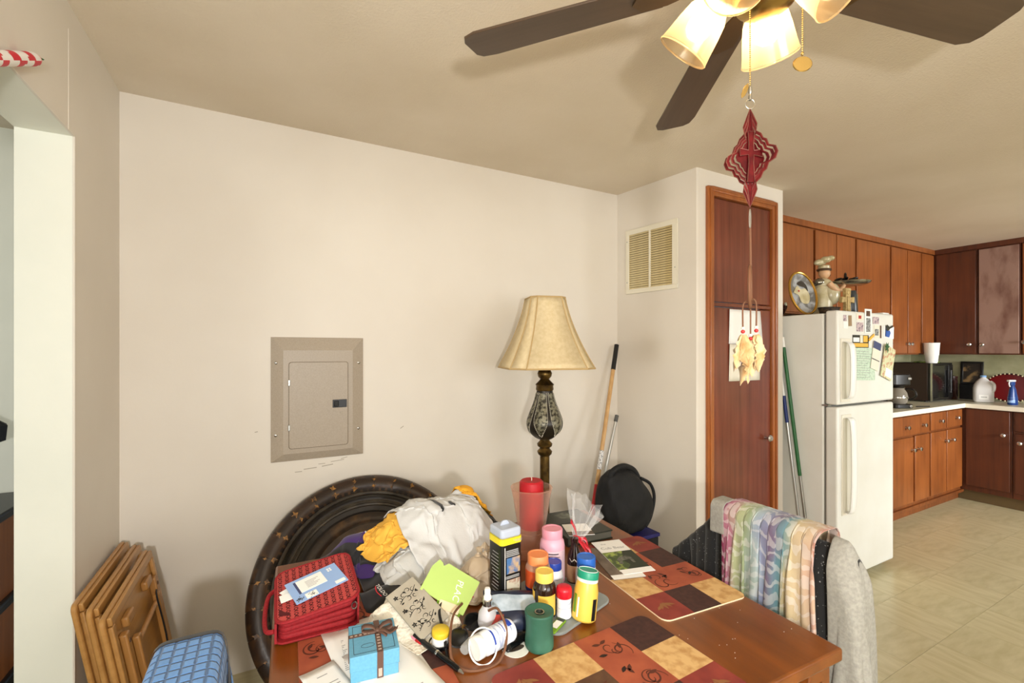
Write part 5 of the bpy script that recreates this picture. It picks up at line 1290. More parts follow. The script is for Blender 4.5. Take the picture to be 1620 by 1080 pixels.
# ------------------------------------------------------------------ folded wooden tray tables against the left wall
wood('tray_wood', (150, 104, 50), (190, 142, 80), 'y', .8, .4, .1)
wood('tray_leg', (142, 96, 44), (180, 130, 70), 'z', .8, .4, .1)
def tray(label, x, y, w=.52):
    t = thing('folding_tray_table', label, 'tray table', (x, y, 0), group='folded tray tables', rot=(0, R(-10), 0))
    h0, h1 = .285, .690; hw = w/2
    MB().at((0, 0, 0), (0, R(90), 0)).prism(rrect(-h1+.004, -h0, -hw, hw, .022), -.007, .007).build('tray_top', 'tray_wood', t, bevel=.004)
    e = .012
    for y0, y1, z0, z1 in ((-hw+.015, hw-.015, h1-.034, h1-.010), (-hw+.015, hw-.015, h0+.01, h0+.034), (-hw+.01, -hw+.034, h0+.035, h1-.035), (hw-.034, hw-.01, h0+.035, h1-.035)):
        MB().box(.007, .007+e, y0, y1, z0, z1).build('edge_strip', 'tray_wood', t, bevel=.003)
    for sy in (-1, 1):
        lg = MB().box(.007, .029, sy*(hw-.075)-.016, sy*(hw-.075)+.016, .0, .600).build('leg', 'tray_leg', t, bevel=.004)
        MB().at((.029, sy*(hw-.075), .575), (0, R(90), 0)).lathe([(.007, 0), (.006, .002), (0, .0025)], 12).build('pivot_cap', 'mat_olive', lg)
        MB().box(.020, .040, sy*(hw-.125)-.014, sy*(hw-.125)+.014, .0, .560).build('leg', 'tray_leg', t, bevel=.004)
        MB().box(.007, .026, sy*(hw-.145)-.035, sy*(hw-.145)+.035, .598, .628).build('support_block', 'tray_leg', t, bevel=.005)
    MB().cyl((.018, -hw+.08, .05), (.018, hw-.08, .05), .009, n=12).build('crossbar', 'tray_leg', t)
    MB().cyl((.030, -hw+.13, .535), (.030, hw-.13, .535), .008, n=12).build('crossbar', 'tray_leg', t)
    return t
tray('folded wooden tray table closest to the left wall', -.381, 2.010)
tray('folded wooden tray table in the middle of the three', -.333, 1.955)
tray('folded wooden tray table in front, showing its legs and latch cord', -.285, 1.875)
o = MB().at((-.255, 1.875, 0), (0, R(-10), 0)).tube(spline([(.020, .07, .60), (.022, .05, .58), (.024, .05, .45), (.022, .02, .28), (.022, .03, .20)], 6), .0028, 8).build('latch_cord', 'black_plastic'); tag(o, 'dark cord hanging down the front tray table', 'cord')

# ------------------------------------------------------------------ corner: tote with black bag, broom stick, aluminium tube
M('tote_blue', (38, 36, 110), .6, col2=(30, 28, 92), nscale=30); M('bag_black', (14, 14, 15), .75, col2=(22, 22, 24), nscale=20, bump=.3, bscale=60)
tt = thing('storage_tote', 'blue-topped black storage box in the corner under the black bag', 'box', (1.76, 1.94, 0))
MB().box(-.145, .145, -.10, .10, 0, .385).build('box', 'bag_black', tt, bevel=.008); MB().box(-.15, .15, -.105, .105, .385, .405).build('lid', 'tote_blue', tt, bevel=.004)
MB().tube([(.148, -.04, .30), (.156, -.04, .27), (.156, .04, .27), (.148, .04, .30)], .006, 8).build('handle', 'tote_blue', tt)
bg_ = thing('black_backpack', 'bulky black cloth bag sitting on the blue storage box', 'bag', (1.745, 1.94, .405))
n1, n2 = 28, 20; vs_ = []
rows = []
for i in range(n2+1):
    ph = math.pi*i/n2-math.pi/2
    row = []
    for j in range(n1+1):
        a = 2*math.pi*j/n1
        c = abs(math.cos(ph))**.55; x = .175*c*math.copysign(abs(math.cos(a))**.7, math.cos(a)); y = .105*c*math.copysign(abs(math.sin(a))**.8, math.sin(a))
        zq = math.copysign(abs(math.sin(ph))**.8, math.sin(ph)); z = .175+.175*zq
        tp = 1-.42*max(0, zq)*(1 if x > 0 else .5); x = x*tp-.035*max(0, zq); y *= 1-.25*max(0, zq)
        w_ = .006*math.sin(9*a+6*ph)+.005*math.sin(5*a-7*ph)
        row.append((x+w_, y+w_, max(.0, z+.5*w_)))
    rows.append(row)
MB().grid(rows).build('bag_body', 'bag_black', bg_, sub=1)
MB().tube(spline([(-.12, -.01, .26), (-.11, -.02, .345), (-.03, -.02, .372), (.06, -.01, .335), (.12, 0, .25)], 8), .016, 10).build('bag_flap', 'bag_black', bg_)
MB().tube(spline([(.10, -.02, .29), (.165, -.03, .25), (.195, -.03, .17), (.17, -.03, .07), (.12, -.04, .02)], 8), .009, 8).build('shoulder_strap', 'bag_black', bg_)
M('handle_wood', (206, 166, 112), .5, col2=(190, 148, 96), nscale=8, stretch=(8, 8, 1)); M('sticker', (222, 222, 222), .5, col2=(120, 120, 120), nscale=120, lo=.55, hi=.6); M('red_plastic', (186, 24, 30), .4); M('aluminium', (186, 188, 186), .35, .9); M('rubber_grey', (92, 92, 90), .8)
def stick(name, label, top, foot, segs, cat, extra=None):
    t = thing(name, label, cat, foot)
    D = Vector(top)-Vector(foot); Ln = D.length; u_ = D/Ln
    for nm, a, b, r_, mt in segs:
        MB().cyl(tuple(u_*Ln*a), tuple(u_*Ln*b), r_, n=16).build(nm, mt, t, bevel=.002)
    return t, u_, Ln
t_, u_, L_ = stick('broom_handle', 'wooden broom stick with black grip and red ferrule leaning in the corner', (1.97, 2.262, 1.45), (1.480, 2.000, .012),
      [('grip', .89, 1.0, .0145, 'black_plastic'), ('wood_shaft', .42, .895, .0125, 'handle_wood'), ('sticker', .485, .56, .0128, 'sticker'), ('ferrule', .30, .43, .0145, 'red_plastic'), ('lower_shaft', .05, .32, .0125, 'aluminium')], 'broom')
MB().box(-.12, .12, -.02, .02, 0, .07).build('broom_head', 'red_plastic', t_, bevel=.006)
stick('metal_tube', 'short aluminium tube with grey rubber cap leaning in the corner', (1.962, 2.25, 1.0), (1.560, 2.115, 0.0), [('tube', 0, .965, .0095, 'aluminium'), ('rubber_cap', .96, 1.0, .0125, 'rubber_grey')], 'pole')
# beside the refrigerator
M('green_pole', (28, 92, 44), .4)
stick('broom_handle', 'green broom handle leaning between closet and refrigerator', (2.931, 1.774, 1.50), (2.932, 1.585, .0), [('white_end', .955, 1.0, .0105, 'white_plastic'), ('pole', .42, .957, .0105, 'green_pole'), ('lower_pole', .0, .42, .009, 'steel_dull')], 'broom')
stick('mop_handle', 'silver mop handle with dark blue grip beside the refrigerator', (2.929, 1.800, 1.42), (2.930, 1.625, .0), [('upper_tube', .78, 1.0, .007, 'white_plastic'), ('grip', .67, .79, .010, 'navy'), ('lower_tube', .0, .68, .008, 'aluminium')], 'mop')

# ------------------------------------------------------------------ striped candy-cane tube over the doorway
M('cane_red', (206, 22, 48), .5); M('cane_white', (238, 234, 230), .5); M('cane_pink', (236, 168, 164), .5)
cy_ = thing('candy_cane', 'red and white striped candy cane hung above the doorway', 'decoration', (XL+.018, 1.535, 2.126))
cy_.rotation_euler = (R(29), 0, 0)
mb = MB(); n_, m_ = 24, 60; Ln = .62; rr = .0155
V = []
for i in range(m_+1):
    y = -Ln*i/m_; k = min(1, (i/m_*Ln)/.02); r_ = rr*math.sqrt(max(0, 1-(1-k)**2)) if k < 1 else rr
    V.append([(r_*math.cos(2*math.pi*j/n_), y, r_*math.sin(2*math.pi*j/n_)) for j in range(n_)])
base = [p for r_ in V for p in r_]
for i in range(m_):
    for j in range(n_):
        ph = ((i*Ln/m_)/.085 + j/n_*.40) % 1.0
        mb.mat(0 if ph > .58 else 1)
        if i*Ln/m_ < .016: mb.mat(2)
        p = [base[i*n_+j], base[i*n_+(j+1) % n_], base[(i+1)*n_+(j+1) % n_], base[(i+1)*n_+j]]
        mb.add(p, [(0, 1, 2, 3)])
mb.build('striped_tube', ['cane_red', 'cane_white', 'cane_pink'], cy_)
MB().tube([(0, 0, 0), (0, .012, .002), (0, .030, .002)], [.003, .004, .0015], 8).build('ribbon_end', 'bead_red', cy_)
MB().tube(spline([(0, .026, .002), (.002, .036, -.001), (-.002, .042, .001), (0, .048, -.001)], 4), .0014, 6).build('wire_hook', 'green_pole', cy_)
MB().cyl((-.003, .046, 0), (-.024, .046, 0), .002, n=8).build('nail', 'steel_dull', cy_)

# ------------------------------------------------------------------ cabinet and lamp seen through the doorway
cbt = thing('side_cabinet', 'dark-topped reddish wooden cabinet in the next room', 'cabinet', (-1.30, 2.70, 0))
MB().box(-.34, .34, -.20, .20, .06, .73).build('body', 'cab_orange', cbt, bevel=.004); MB().box(-.37, .37, -.24, .22, .73, .765).build('cabinet_top', 'black_plastic', cbt, bevel=.008)
MB().box(-.36, .36, -.225, .21, 0, .07).build('plinth', 'black_plastic', cbt, bevel=.006); MB().box(.325, .345, -.21, -.19, .07, .73).build('corner_post', 'black_plastic', cbt); MB().box(-.36, .36, -.225, .21, .36, .395).build('mid_rail', 'black_plastic', cbt, bevel=.006)
tl = thing('table_lamp', 'lamp with faceted black shade in the next room', 'lamp', (-1.05, 2.62, .765))
MB().lathe([(.0, 0), (.06, 0), (.06, .012), (.012, .03), (.012, .26)], 20).build('stand', 'black_plastic', tl); MB().lathe([(.05, .26), (.10, .28), (.105, .34), (.06, .375), (.02, .38)], 8).build('shade', 'bag_black', tl, angle=10)
MB().at((.03, 0, .395), (R(90), 0, 0)).tube([(.022*math.cos(a), .022*math.sin(a), 0) for a in np.linspace(0, 6.283, 18, endpoint=False)], .004, 8, True).build('ring', 'brass', tl)
# ------------------------------------------------------------------ kitchen cabinets
def knob(parent, loc, axis, r=.017):
    rot = (R(90), 0, 0) if axis == 'y' else (0, R(-90), 0)
    o = MB().at(loc, rot).lathe([(.007, 0), (.006, .010), (.009, .013), (r, .020), (r+.001, .025), (r*.75, .031), (0, .033)], 16).build('knob', 'chrome', parent)
    return o
def cab_y(name, label, x0, x1, z0, z1, yf, yb, doors, drawers=(), fm='cab_frame', dm='cab_orange', group=None):
    """cabinet whose front faces -y; doors: (x0, x1, z0, z1, knob x, knob z)"""
    t = thing(name, label, 'cabinet', ((x0+x1)/2, yb, 0), group=group); cx_ = (x0+x1)/2
    MB().box(x0-cx_+.001, x1-cx_-.001, yf-yb+.018, -.002, z0, z1).build('body', fm, t, bevel=.002)
    for kind, lst in (('door', doors), ('drawer', drawers)):
        for (a, b, c, d, kx, kz) in lst:
            o = MB().box(a-cx_+.003, b-cx_-.003, yf-yb, yf-yb+.017, c, d).build(kind, dm, t, bevel=.003)
            for q in (kx if isinstance(kx, (list, tuple)) else [kx]):
                if q is not None: knob(o, (q-cx_, yf-yb, kz), 'y')
    return t
def cab_x(name, label, y0, y1, z0, z1, xf, xb, doors, drawers=(), fm='cab_dark', group=None):
    """cabinet whose front faces -x; doors: (y0, y1, z0, z1, knob y, knob z, material)"""
    t = thing(name, label, 'cabinet', (xb, (y0+y1)/2, 0), group=group); cy_ = (y0+y1)/2
    MB().box(xf-xb+.018, -.002, y0-cy_+.001, y1-cy_-.001, z0, z1).build('body', fm, t, bevel=.002)
    for kind, lst in (('door', doors), ('drawer', drawers)):
        for (a, b, c, d, ky, kz, dm) in lst:
            o = MB().box(xf-xb, xf-xb+.017, a-cy_+.003, b-cy_-.003, c, d).build(kind, dm, t, bevel=.003)
            if ky is not None: knob(o, (xf-xb, ky-cy_, kz), 'x')
    return t
UZ0, UZ1 = 1.375, ZC-.012
G1 = 'orange upper cabinets'; YU = 2.07
cab_y('upper_cabinet', 'upper cabinet above the refrigerator', 2.915, 3.842, 1.70, UZ1, YU, YK, [(2.925, 3.385, 1.712, UZ1-.045, 3.36, 1.76), (3.39, 3.835, 1.712, UZ1-.045, 3.42, 1.76)], group=G1)
cab_y('upper_cabinet', 'pair of narrow upper doors behind the chef figurine', 3.846, 4.478, UZ0, UZ1, YU, YK, [(3.860, 4.168, UZ0+.012, UZ1-.045, 4.14, 1.477), (4.174, 4.468, UZ0+.012, UZ1-.045, 4.20, 1.477)], group=G1)
cab_y('upper_cabinet', 'upper cabinet with one wide orange door right of the figurine', 4.482, 5.090, UZ0, UZ1, YU, YK, [(4.492, 5.080, UZ0+.012, UZ1-.045, 5.05, 1.477)], group=G1)
cab_y('upper_cabinet', 'upper cabinet with two narrow doors over the coffee maker', 5.094, 5.715, UZ0, UZ1, YU, YK, [(5.104, 5.420, UZ0+.012, UZ1-.045, 5.392, 1.477), (5.430, 5.708, UZ0+.012, UZ1-.045, 5.458, 1.477)], group=G1)
cab_y('upper_cabinet', 'last narrow orange upper cabinet beside the dark corner', 5.719, 5.999, UZ0, UZ1, YU, YK, [(5.727, 5.992, UZ0+.012, UZ1-.045, 5.825, 1.483)], group=G1)
XU = 6.0
cab_x('corner_cabinet', 'dark brown upper cabinet in the kitchen corner', 1.752, 2.392, UZ0, UZ1, XU, XR, [(1.760, 2.060, UZ0+.012, UZ1-.045, 1.805, 1.474, 'cab_dark')], group='dark upper cabinets')
cab_x('upper_cabinet', 'upper cabinet with the worn door coloured pale for window glare at the right edge', 1.464, 1.750, UZ0, UZ1, XU, XR, [(1.472, 1.744, UZ0+.012, UZ1-.045, 1.715, 1.470, 'cab_worn_glare')], group='dark upper cabinets')
cab_x('upper_cabinet', 'upper cabinet cut off by the right edge of the picture', .90, 1.462, UZ0, UZ1, XU, XR, [(1.185, 1.456, UZ0+.012, UZ1-.045, 1.44, 1.49, 'cab_orange'), (.906, 1.178, UZ0+.012, UZ1-.045, .93, 1.47, 'cab_dark')], group='dark upper cabinets')
YBs, XBs = 1.79, 5.80; BZ0, BZ1 = .10, .882
cab_y('base_cabinet', 'base cabinet half hidden behind the refrigerator', 3.70, 4.285, BZ0, BZ1, YBs, YK, [(3.71, 4.275, .135, .685, 4.24, .58)], [(3.71, 4.275, .70, .862, 3.99, .77)], group='orange base cabinets')
cab_y('base_cabinet', 'base cabinet with one wide two-knob drawer beside the refrigerator', 4.289, 5.106, BZ0, BZ1, YBs, YK, [(4.300, 4.795, .135, .685, 4.762, .580), (4.822, 5.098, .135, .690, 4.872, .580)], [(4.300, 5.098, .705, .862, (4.656, 4.965), .775)], group='orange base cabinets')
cab_y('base_cabinet', 'base cabinet with two small drawers at the inner corner', 5.110, 5.795, BZ0, BZ1, YBs, YK, [(5.120, 5.438, .135, .690, 5.408, .598), (5.448, 5.782, .135, .690, 5.540, .598)], [(5.120, 5.438, .71, .862, 5.300, .785), (5.448, 5.782, .71, .862, 5.640, .792)], group='orange base cabinets')
cab_x('base_cabinet', 'dark base cabinet with one broad door under the milk jug', 1.470, 2.392, BZ0, BZ1, XBs, XR, [(1.480, 1.775, .150, .868, 1.522, .655, 'cab_dark')], group='dark base cabinets')
cab_x('base_cabinet', 'dark base cabinet with drawer at the right edge', .96, 1.468, BZ0, BZ1, XBs, XR, [(.97, 1.455, .150, .680, 1.42, .60, 'cab_dark')], [(.97, 1.455, .70, .868, 1.20, .78, 'cab_dark')], group='dark base cabinets')
struct(MB().box(3.70, 5.86, YBs+.05, YBs+.07, 0, BZ0).box(3.70, 5.83, YBs+.002, YBs+.03, 0.075, BZ0).build('baseboard_kitchen', 'cab_frame', bevel=.002))
struct(MB().box(XBs+.05, XBs+.07, .96, YBs+.05, 0, BZ0).build('baseboard_right', 'toe_kick', bevel=.002))
struct(MB().box(2.91, 6.0, YU-.004, YU+.02, UZ1-.035, ZC).build('trim_5', 'cab_orange')); struct(MB().box(XU-.004, XU+.02, .9, YU-.004, UZ1-.035, ZC).build('trim_6', 'cab_dark'))
ct = thing('countertop', 'L-shaped cream laminate countertop with white edge', 'countertop', (5.0, 2.1, BZ1))
MB().at((-5.0, -2.1, 0)).prism([(3.69, YBs-.018), (XBs-.022, YBs-.018), (XBs-.022, .95), (XR-.002, .95), (XR-.002, YK-.002), (3.69, YK-.002)], .001, .034).build('worktop', 'counter_top', ct, bevel=.003)
MB().at((-5.0, -2.1, 0)).box(3.69, XBs-.022, YBs-.023, YBs-.018, -.004, .036).box(XBs-.027, XBs-.022, .95, YBs-.018, -.004, .036).build('edge_band', 'counter_edge', ct, bevel=.001)
CZ = BZ1+.034+.0005

# ------------------------------------------------------------------ refrigerator
fx0, fx1, fy0, fy1 = 2.957, 3.636, 1.463, 2.045
fr = thing('refrigerator', 'white top-freezer refrigerator beside the wooden closet', 'refrigerator', (fx0, fy0, 0))
w_, dp_ = fx1-fx0, fy1-fy0
M('fridge_gasket', (120, 118, 112), .8); M('fridge_handle', (226, 221, 207), .3)
MB().box(.004, w_-.004, .078, dp_, .04, 1.638).build('cabinet', 'white_enamel', fr, bevel=.010, seg=3)
MB().box(.012, w_-.012, .066, .080, .055, 1.632).build('gasket', 'fridge_gasket', fr)
fd = MB().box(0, w_, 0, .068, 1.089, 1.652).build('freezer_door', 'white_enamel', fr, bevel=.012, seg=3)
rd = MB().box(0, w_, 0, .068, .040, 1.076).build('refrigerator_door', 'white_enamel', fr, bevel=.012, seg=3)
MB().box(.03, w_-.03, .05, .12, .005, .042).build('kick_grille', 'fridge_gasket', fr)
MB().cyl((w_-.06, .09, 0), (w_-.06, .09, .05), .016, n=12).build('foot', 'black_plastic', fr); MB().cyl((.06, .09, 0), (.06, .09, .05), .016, n=12).build('foot', 'black_plastic', fr)
MB().box(-.004, .03, .050, .085, 1.078, 1.088).build('hinge', 'steel_dull', fr)
MB().box(w_-.09, w_-.01, .02, .12, 1.640, 1.662).build('top_hinge', 'white_plastic', fr, bevel=.004)
def fhandle(parent, z0, z1, x0, lip):
    x1 = x0+.105
    MB().box(x0, x1, -.006, .002, z0, z1).build('handle_plate', 'fridge_handle', parent, bevel=.004)
    pts = spline([(x0+.045, -.004, z0+.02), (x0+.045, -.040, z0+.045), (x0+.045, -.048, (z0+z1)/2), (x0+.045, -.040, z1-.045), (x0+.045, -.004, z1-.02)], 8)
    mb = MB(); n = 12; prv = None; V = []
    for i, p in enumerate(pts):
        V.append([(p[0]+.028*math.cos(a), p[1]+.011*math.sin(a), p[2]) for a in np.linspace(0, 2*math.pi, n+1)])
    mb.grid(V).build('handle_bar', 'white_plastic', parent)
fhandle(fd, 1.105, 1.485, .030, 1); fhandle(rd, .430, 1.030, .040, 1)

# papers and magnets on the freezer door
M('pap_green', (196, 214, 194), .65, col2=(172, 194, 172), nscale=60, lo=.5, hi=.6); M('pap_photo', (196, 176, 178), .5, col2=(110, 92, 110), nscale=60, lo=.5, hi=.6)
M('pap_cream', (226, 220, 202), .6); M('pap_brown', (150, 124, 92), .6); M('pap_yellow', (226, 176, 66), .5); M('pap_grey', (150, 152, 150), .5, col2=(70, 70, 74), nscale=80, lo=.5, hi=.56)
M('pap_blue', (30, 84, 170), .4); M('pap_leaf', (34, 84, 40), .6); M('pap_floral', (206, 206, 166), .6, col2=(190, 140, 110), nscale=40, lo=.5, hi=.6)
def note(name, label, x0, x1, z0, z1, mat, a=0, off=.0, parts=(), cat='paper', th=.0012):
    o = thing(name, label, cat, ((x0+x1)/2, fy0-.0006-off, (z0+z1)/2), rot=(0, R(a), 0), group='papers and magnets on the freezer door')
    hw, hh = (x1-x0)/2, (z1-z0)/2
    MB().box(-hw, hw, -th, 0, -hh, hh).build('sheet', mat, o)
    for nm, (a0, a1, b0, b1), mt in parts:
        MB().box(-hw+2*hw*a0, -hw+2*hw*a1, -th-.0008, -th, -hh+2*hh*b0, -hh+2*hh*b1).build(nm, mt, o)
    return o
note('photo_magnet', 'small pink photo at the upper left of the freezer door', 3.018, 3.052, 1.588, 1.625, 'pap_photo', cat='magnet')
note('photo_magnet', 'narrow brown photo beside the pink one on the freezer door', 3.075, 3.112, 1.560, 1.625, 'pap_brown', -3, cat='magnet')
note('paper_note', 'faint white slip under the pink photo', 3.018, 3.068, 1.545, 1.586, 'paper_white')
note('photo_magnet', 'small square card with red flower above another card', 3.166, 3.245, 1.600, 1.640, 'pap_cream', cat='magnet', parts=[('flower', (.3, .7, .2, .7), 'bead_red')])
note('photo_magnet', 'small grey photo card under the flower card', 3.168, 3.246, 1.530, 1.586, 'pap_photo', cat='magnet')
note('bookmark', 'tall white bookmark with dark figure standing above the door edge', 3.262, 3.346, 1.522, 1.672, 'paper_white', parts=[('dark_head', (.2, .75, .70, .92), 'mat_olive'), ('text_block', (.2, .8, .05, .62), 'pap_grey')], off=.001)
note('photo_magnet', 'small mauve photo right of the bookmark', 3.362, 3.440, 1.582, 1.626, 'pap_photo', cat='magnet')
note('paper_note', 'white folded note with brown edge below the mauve photo', 3.380, 3.470, 1.492, 1.573, 'pap_cream', parts=[('brown_edge', (.78, 1, 0, 1), 'mat_olive'), ('text_block', (.1, .6, .2, .7), 'pap_grey')])
bn = note('butterfly_magnet', 'white card with blue and black butterfly near the door edge', 3.500, 3.634, 1.492, 1.572, 'paper_white', 3, cat='magnet')
bf = MB().at((-.02, -.004, .0), (R(90), 0, 0)); bf.prism([(-.03, -.03), (.012, -.034), (.030, -.004), (.016, .012), (-.010, .004), (-.026, .016)], 0, .004); bf.build('blue_wing', 'pap_blue', bn, bevel=.001)
bf = MB().at((-.02, -.006, .0), (R(90), 0, 0)); bf.prism([(-.028, .010), (-.012, .004), (.020, .024), (.058, .036), (.050, .048), (.012, .032), (-.020, .046), (-.030, .040)], 0, .004); bf.build('dark_wing', 'black_plastic', bn, bevel=.001)
note('calendar_magnet', 'black, white and yellow magnet strip above the green note', 3.122, 3.312, 1.430, 1.508, 'black_plastic', cat='magnet', parts=[('number_block', (.03, .40, .45, .80), 'paper_white'), ('yellow_strip', (.05, .95, .06, .36), 'pap_yellow'), ('picture', (.45, .62, .40, .98), 'pap_cream'), ('picture', (.66, .92, .45, .95), 'pap_yellow')])
note('pencil_magnet', 'yellow pencil-like magnet set at a slant', 3.30, 3.375, 1.488, 1.503, 'pap_yellow', -28, off=.003, cat='magnet', th=.004)
gn = note('paper_note', 'pale green handwritten sheet hanging beside the freezer handle', 3.142, 3.392, 1.228, 1.432, 'pap_green', 2)
gl_ = MB()
for k in range(12): gl_.box(-.105, .02+.06*random.random(), -.0017, -.0012, .075-.0145*k, .0770-.0145*k)
gl_.build('written_lines', 'pap_grey', gn)['kind'] = 'stuff'
note('coupon', 'narrow slanted white card with blue corner on the freezer door', 3.345, 3.440, 1.290, 1.468, 'pap_cream', 14, off=.004, parts=[('blue_corner', (0, 1, .74, 1), 'env_navy'), ('line', (0, 1, .34, .37), 'ink_dark')])
sd = note('seed_packet', 'slanted floral packet with green leaves near the freezer door edge', 3.470, 3.610, 1.230, 1.440, 'pap_floral', 17, off=.006, th=.004, parts=[('white_patch', (.35, .95, .06, .32), 'paper_white')])
lm = MB().at((-.055, -.008, .085), (R(90), 0, 0))
for k in range(6):
    a = R(30+50*k); c, s_ = math.cos(a), math.sin(a); P_ = [(0, 0), (.018, .008), (.036, 0), (.018, -.008)]
    lm.prism([(x*c-y*s_, x*s_+y*c) for x, y in P_], .001*k, .001*k+.001)
lm.build('green_leaves', 'pap_leaf', sd)

# ------------------------------------------------------------------ things on top of the refrigerator
FZT = 1.6390
M('ceramic_cream', (212, 204, 172), .25, col2=(176, 162, 120), nscale=14, coat=.4); M('ceramic_face', (206, 164, 124), .4); M('gold_rim', (196, 150, 66), .25, .8, coat=.2)
M('plate_grey', (168, 170, 172), .25, col2=(110, 108, 104), nscale=12, lo=.45, hi=.55); M('hat_brown', (78, 56, 36), .5); M('silver_tray', (150, 146, 134), .2, .9); M('wicker', (66, 48, 26), .7, col2=(30, 22, 14), nscale=60, lo=.4, hi=.55)
cf = thing('chef_figurine', 'cream ceramic chef figurine holding out a serving tray', 'figurine', (3.325, 1.735, FZT), R(-20))
MB().lathe([(.0, 0), (.060, 0), (.064, .012), (.058, .05), (.062, .10), (.056, .16), (.048, .20), (.040, .225), (.018, .24)], 26, sx=1, sy=.85).build('body', 'ceramic_cream', cf)
MB().ell((.040, -.030, .155), .052, .045, .075, 20, 14).build('apron', 'ceramic_cream', cf)
MB().ell((0, 0, .225), .058, .046, .042, 20, 12).build('shoulders', 'ceramic_cream', cf)
MB().ell((-.03, .0, .235), .04, .04, .03, 16, 10).build('cape', 'silver_tray', cf)
hd = MB().ell((.010, 0, .300), .036, .034, .040, 20, 14).build('head', 'ceramic_face', cf)
MB().ell((.046, -.004, .296), .007, .006, .006, 10, 8).build('nose', 'ceramic_face', hd)
MB().tube([(.036, -.022, .283), (.044, -.004, .281), (.038, .014, .283)], .003, 6).build('moustache', 'hat_brown', hd)
for sy in (-1, 1): MB().ell((.038, sy*.013, .308), .004, .004, .004, 8, 6).build('eye', 'ink_dark', hd)
MB().tube([(.038*math.cos(a)+.008, .036*math.sin(a), .322) for a in np.linspace(0, 6.283, 20, endpoint=False)], .008, 8, True).build('hair_band', 'hat_brown', hd)
hat = MB().at((.0, 0, .0)).lathe([(.034, .325), (.036, .345), (.030, .352)], 20, c=(.008, 0)).build('hat_band', 'ceramic_cream', cf)
for k, (hx, hy, hz_, hr_) in enumerate(((-.03, 0, .372, .030), (.0, -.018, .388, .030), (.03, .006, .394, .030), (.052, -.008, .402, .024), (.01, .02, .38, .028), (-.052, -.006, .366, .018))): MB().ell((hx, hy, hz_), hr_, hr_, hr_*.72, 14, 10).build('hat_puff', 'ceramic_cream', cf)
for sy in (-1, 1):
    MB().tube(spline([(.0, sy*.05, .225), (.03, sy*.062, .185), (.08, sy*.05, .178), (.125, sy*.035, .215)], 6), [.020-.0004*i for i in range(19)], 12).build('arm', 'ceramic_face' if sy < 0 else 'ceramic_cream', cf)
MB().lathe([(0, .222), (.105, .222), (.125, .232), (.130, .242), (.126, .243), (.104, .228), (0, .228)], 36, c=(.185, -.005)).build('tray', 'silver_tray', cf)
gp = thing('black_utensils', 'heap of black kitchen odds and ends on the figurine tray', 'utensils', (3.325+.185*math.cos(R(-20))-.005*math.sin(R(20)), 1.735+.185*math.sin(R(-20)), FZT+.2285))
rg = random.Random(4)
for k in range(13): MB().at((rg.uniform(-.06, .06), rg.uniform(-.05, .05), .014+.007*(k % 4)), (rg.uniform(-.4, .4), rg.uniform(-.4, .4), rg.uniform(0, 3))).ell((0, 0, 0), .030, .014, .012, 10, 6).build('lump', 'black_gloss', gp)
MB().at((-.02, 0, .028), (R(90), 0, R(20))).tube([(.03*math.cos(a), .045*math.sin(a), 0) for a in np.linspace(0, 3.1416, 14)], .006, 8).build('loop', 'black_gloss', gp)
pl_ = thing('oval_plate', 'oval plate with gold rim and dark bird picture standing on edge', 'plate', (3.092, 1.745, FZT+.148), rot=(R(78), R(-6), R(-14)))
MB().lathe([(0, 0), (.072, .002), (.090, .010), (.102, .014), (.104, .011), (.09, .004), (.0, -.004)], 40, sx=1, sy=1.42).build('plate', 'plate_grey', pl_)
MB().tube([(.100*math.cos(a), .142*math.sin(a), .013) for a in np.linspace(0, 6.283, 48, endpoint=False)], .008, 8, True).build('gold_rim', 'gold_rim', pl_)
MB().prism(spline([(-.05, .03), (-.02, .055), (.0, .03), (.04, .03), (.055, -.02), (.03, -.07), (-.02, -.06), (-.03, -.01), (-.06, .01)], 4, True), .003, .0045).build('bird_picture', 'ceramic_cream', pl_)
MB().prism(spline([(-.02, .07), (.02, .085), (.05, .05), (.05, .01), (.03, .04), (.0, .05)], 4, True), .0045, .0055).build('bird_wing', 'disc_grey', pl_)
MB().prism([(-.03, .020), (-.02, .026), (-.012, .018), (-.022, .012)], .0050, .006).build('bird_comb', 'bead_red', pl_)
pd = MB().lathe([(.0, 0), (.05, 0), (.055, .01), (.04, .016), (0, .016)], 20).build('plate_stand', 'wicker'); pd.location = (3.098, 1.800, FZT); tag(pd, 'low dark stand behind the oval plate', 'stand')
M('stone_cross', (190, 166, 112), .7, col2=(160, 134, 84), nscale=60, bump=.4, bscale=70)
cz = thing('standing_cross', 'tan carved cross standing at the front of the refrigerator top', 'cross', (3.262, 1.560, FZT), R(-14))
MB().at((0, 0, 0), (R(90), 0, 0)).prism([(-.022, .004), (.022, .004), (.018, .085), (.050, .078), (.050, .118), (.018, .112), (.022, .172), (-.022, .172), (-.018, .112), (-.050, .118), (-.050, .078), (-.018, .085)], -.012, .012).build('cross', 'stone_cross', cz, bevel=.003)
MB().box(-.028, .028, -.018, .018, 0, .010).build('foot', 'stone_cross', cz, bevel=.002)
MB().at((0, -.013, .145), (R(90), 0, 0)).tube([(.013*math.cos(a), .013*math.sin(a), 0) for a in np.linspace(0, 6.283, 16, endpoint=False)], .002, 6, True).build('relief_ring', 'stone_cross', cz); MB().box(-.012, .012, -.0155, -.012, .02, .12).build('relief_panel', 'stone_cross', cz, bevel=.002)
M('vase_black', (46, 50, 52), .3)
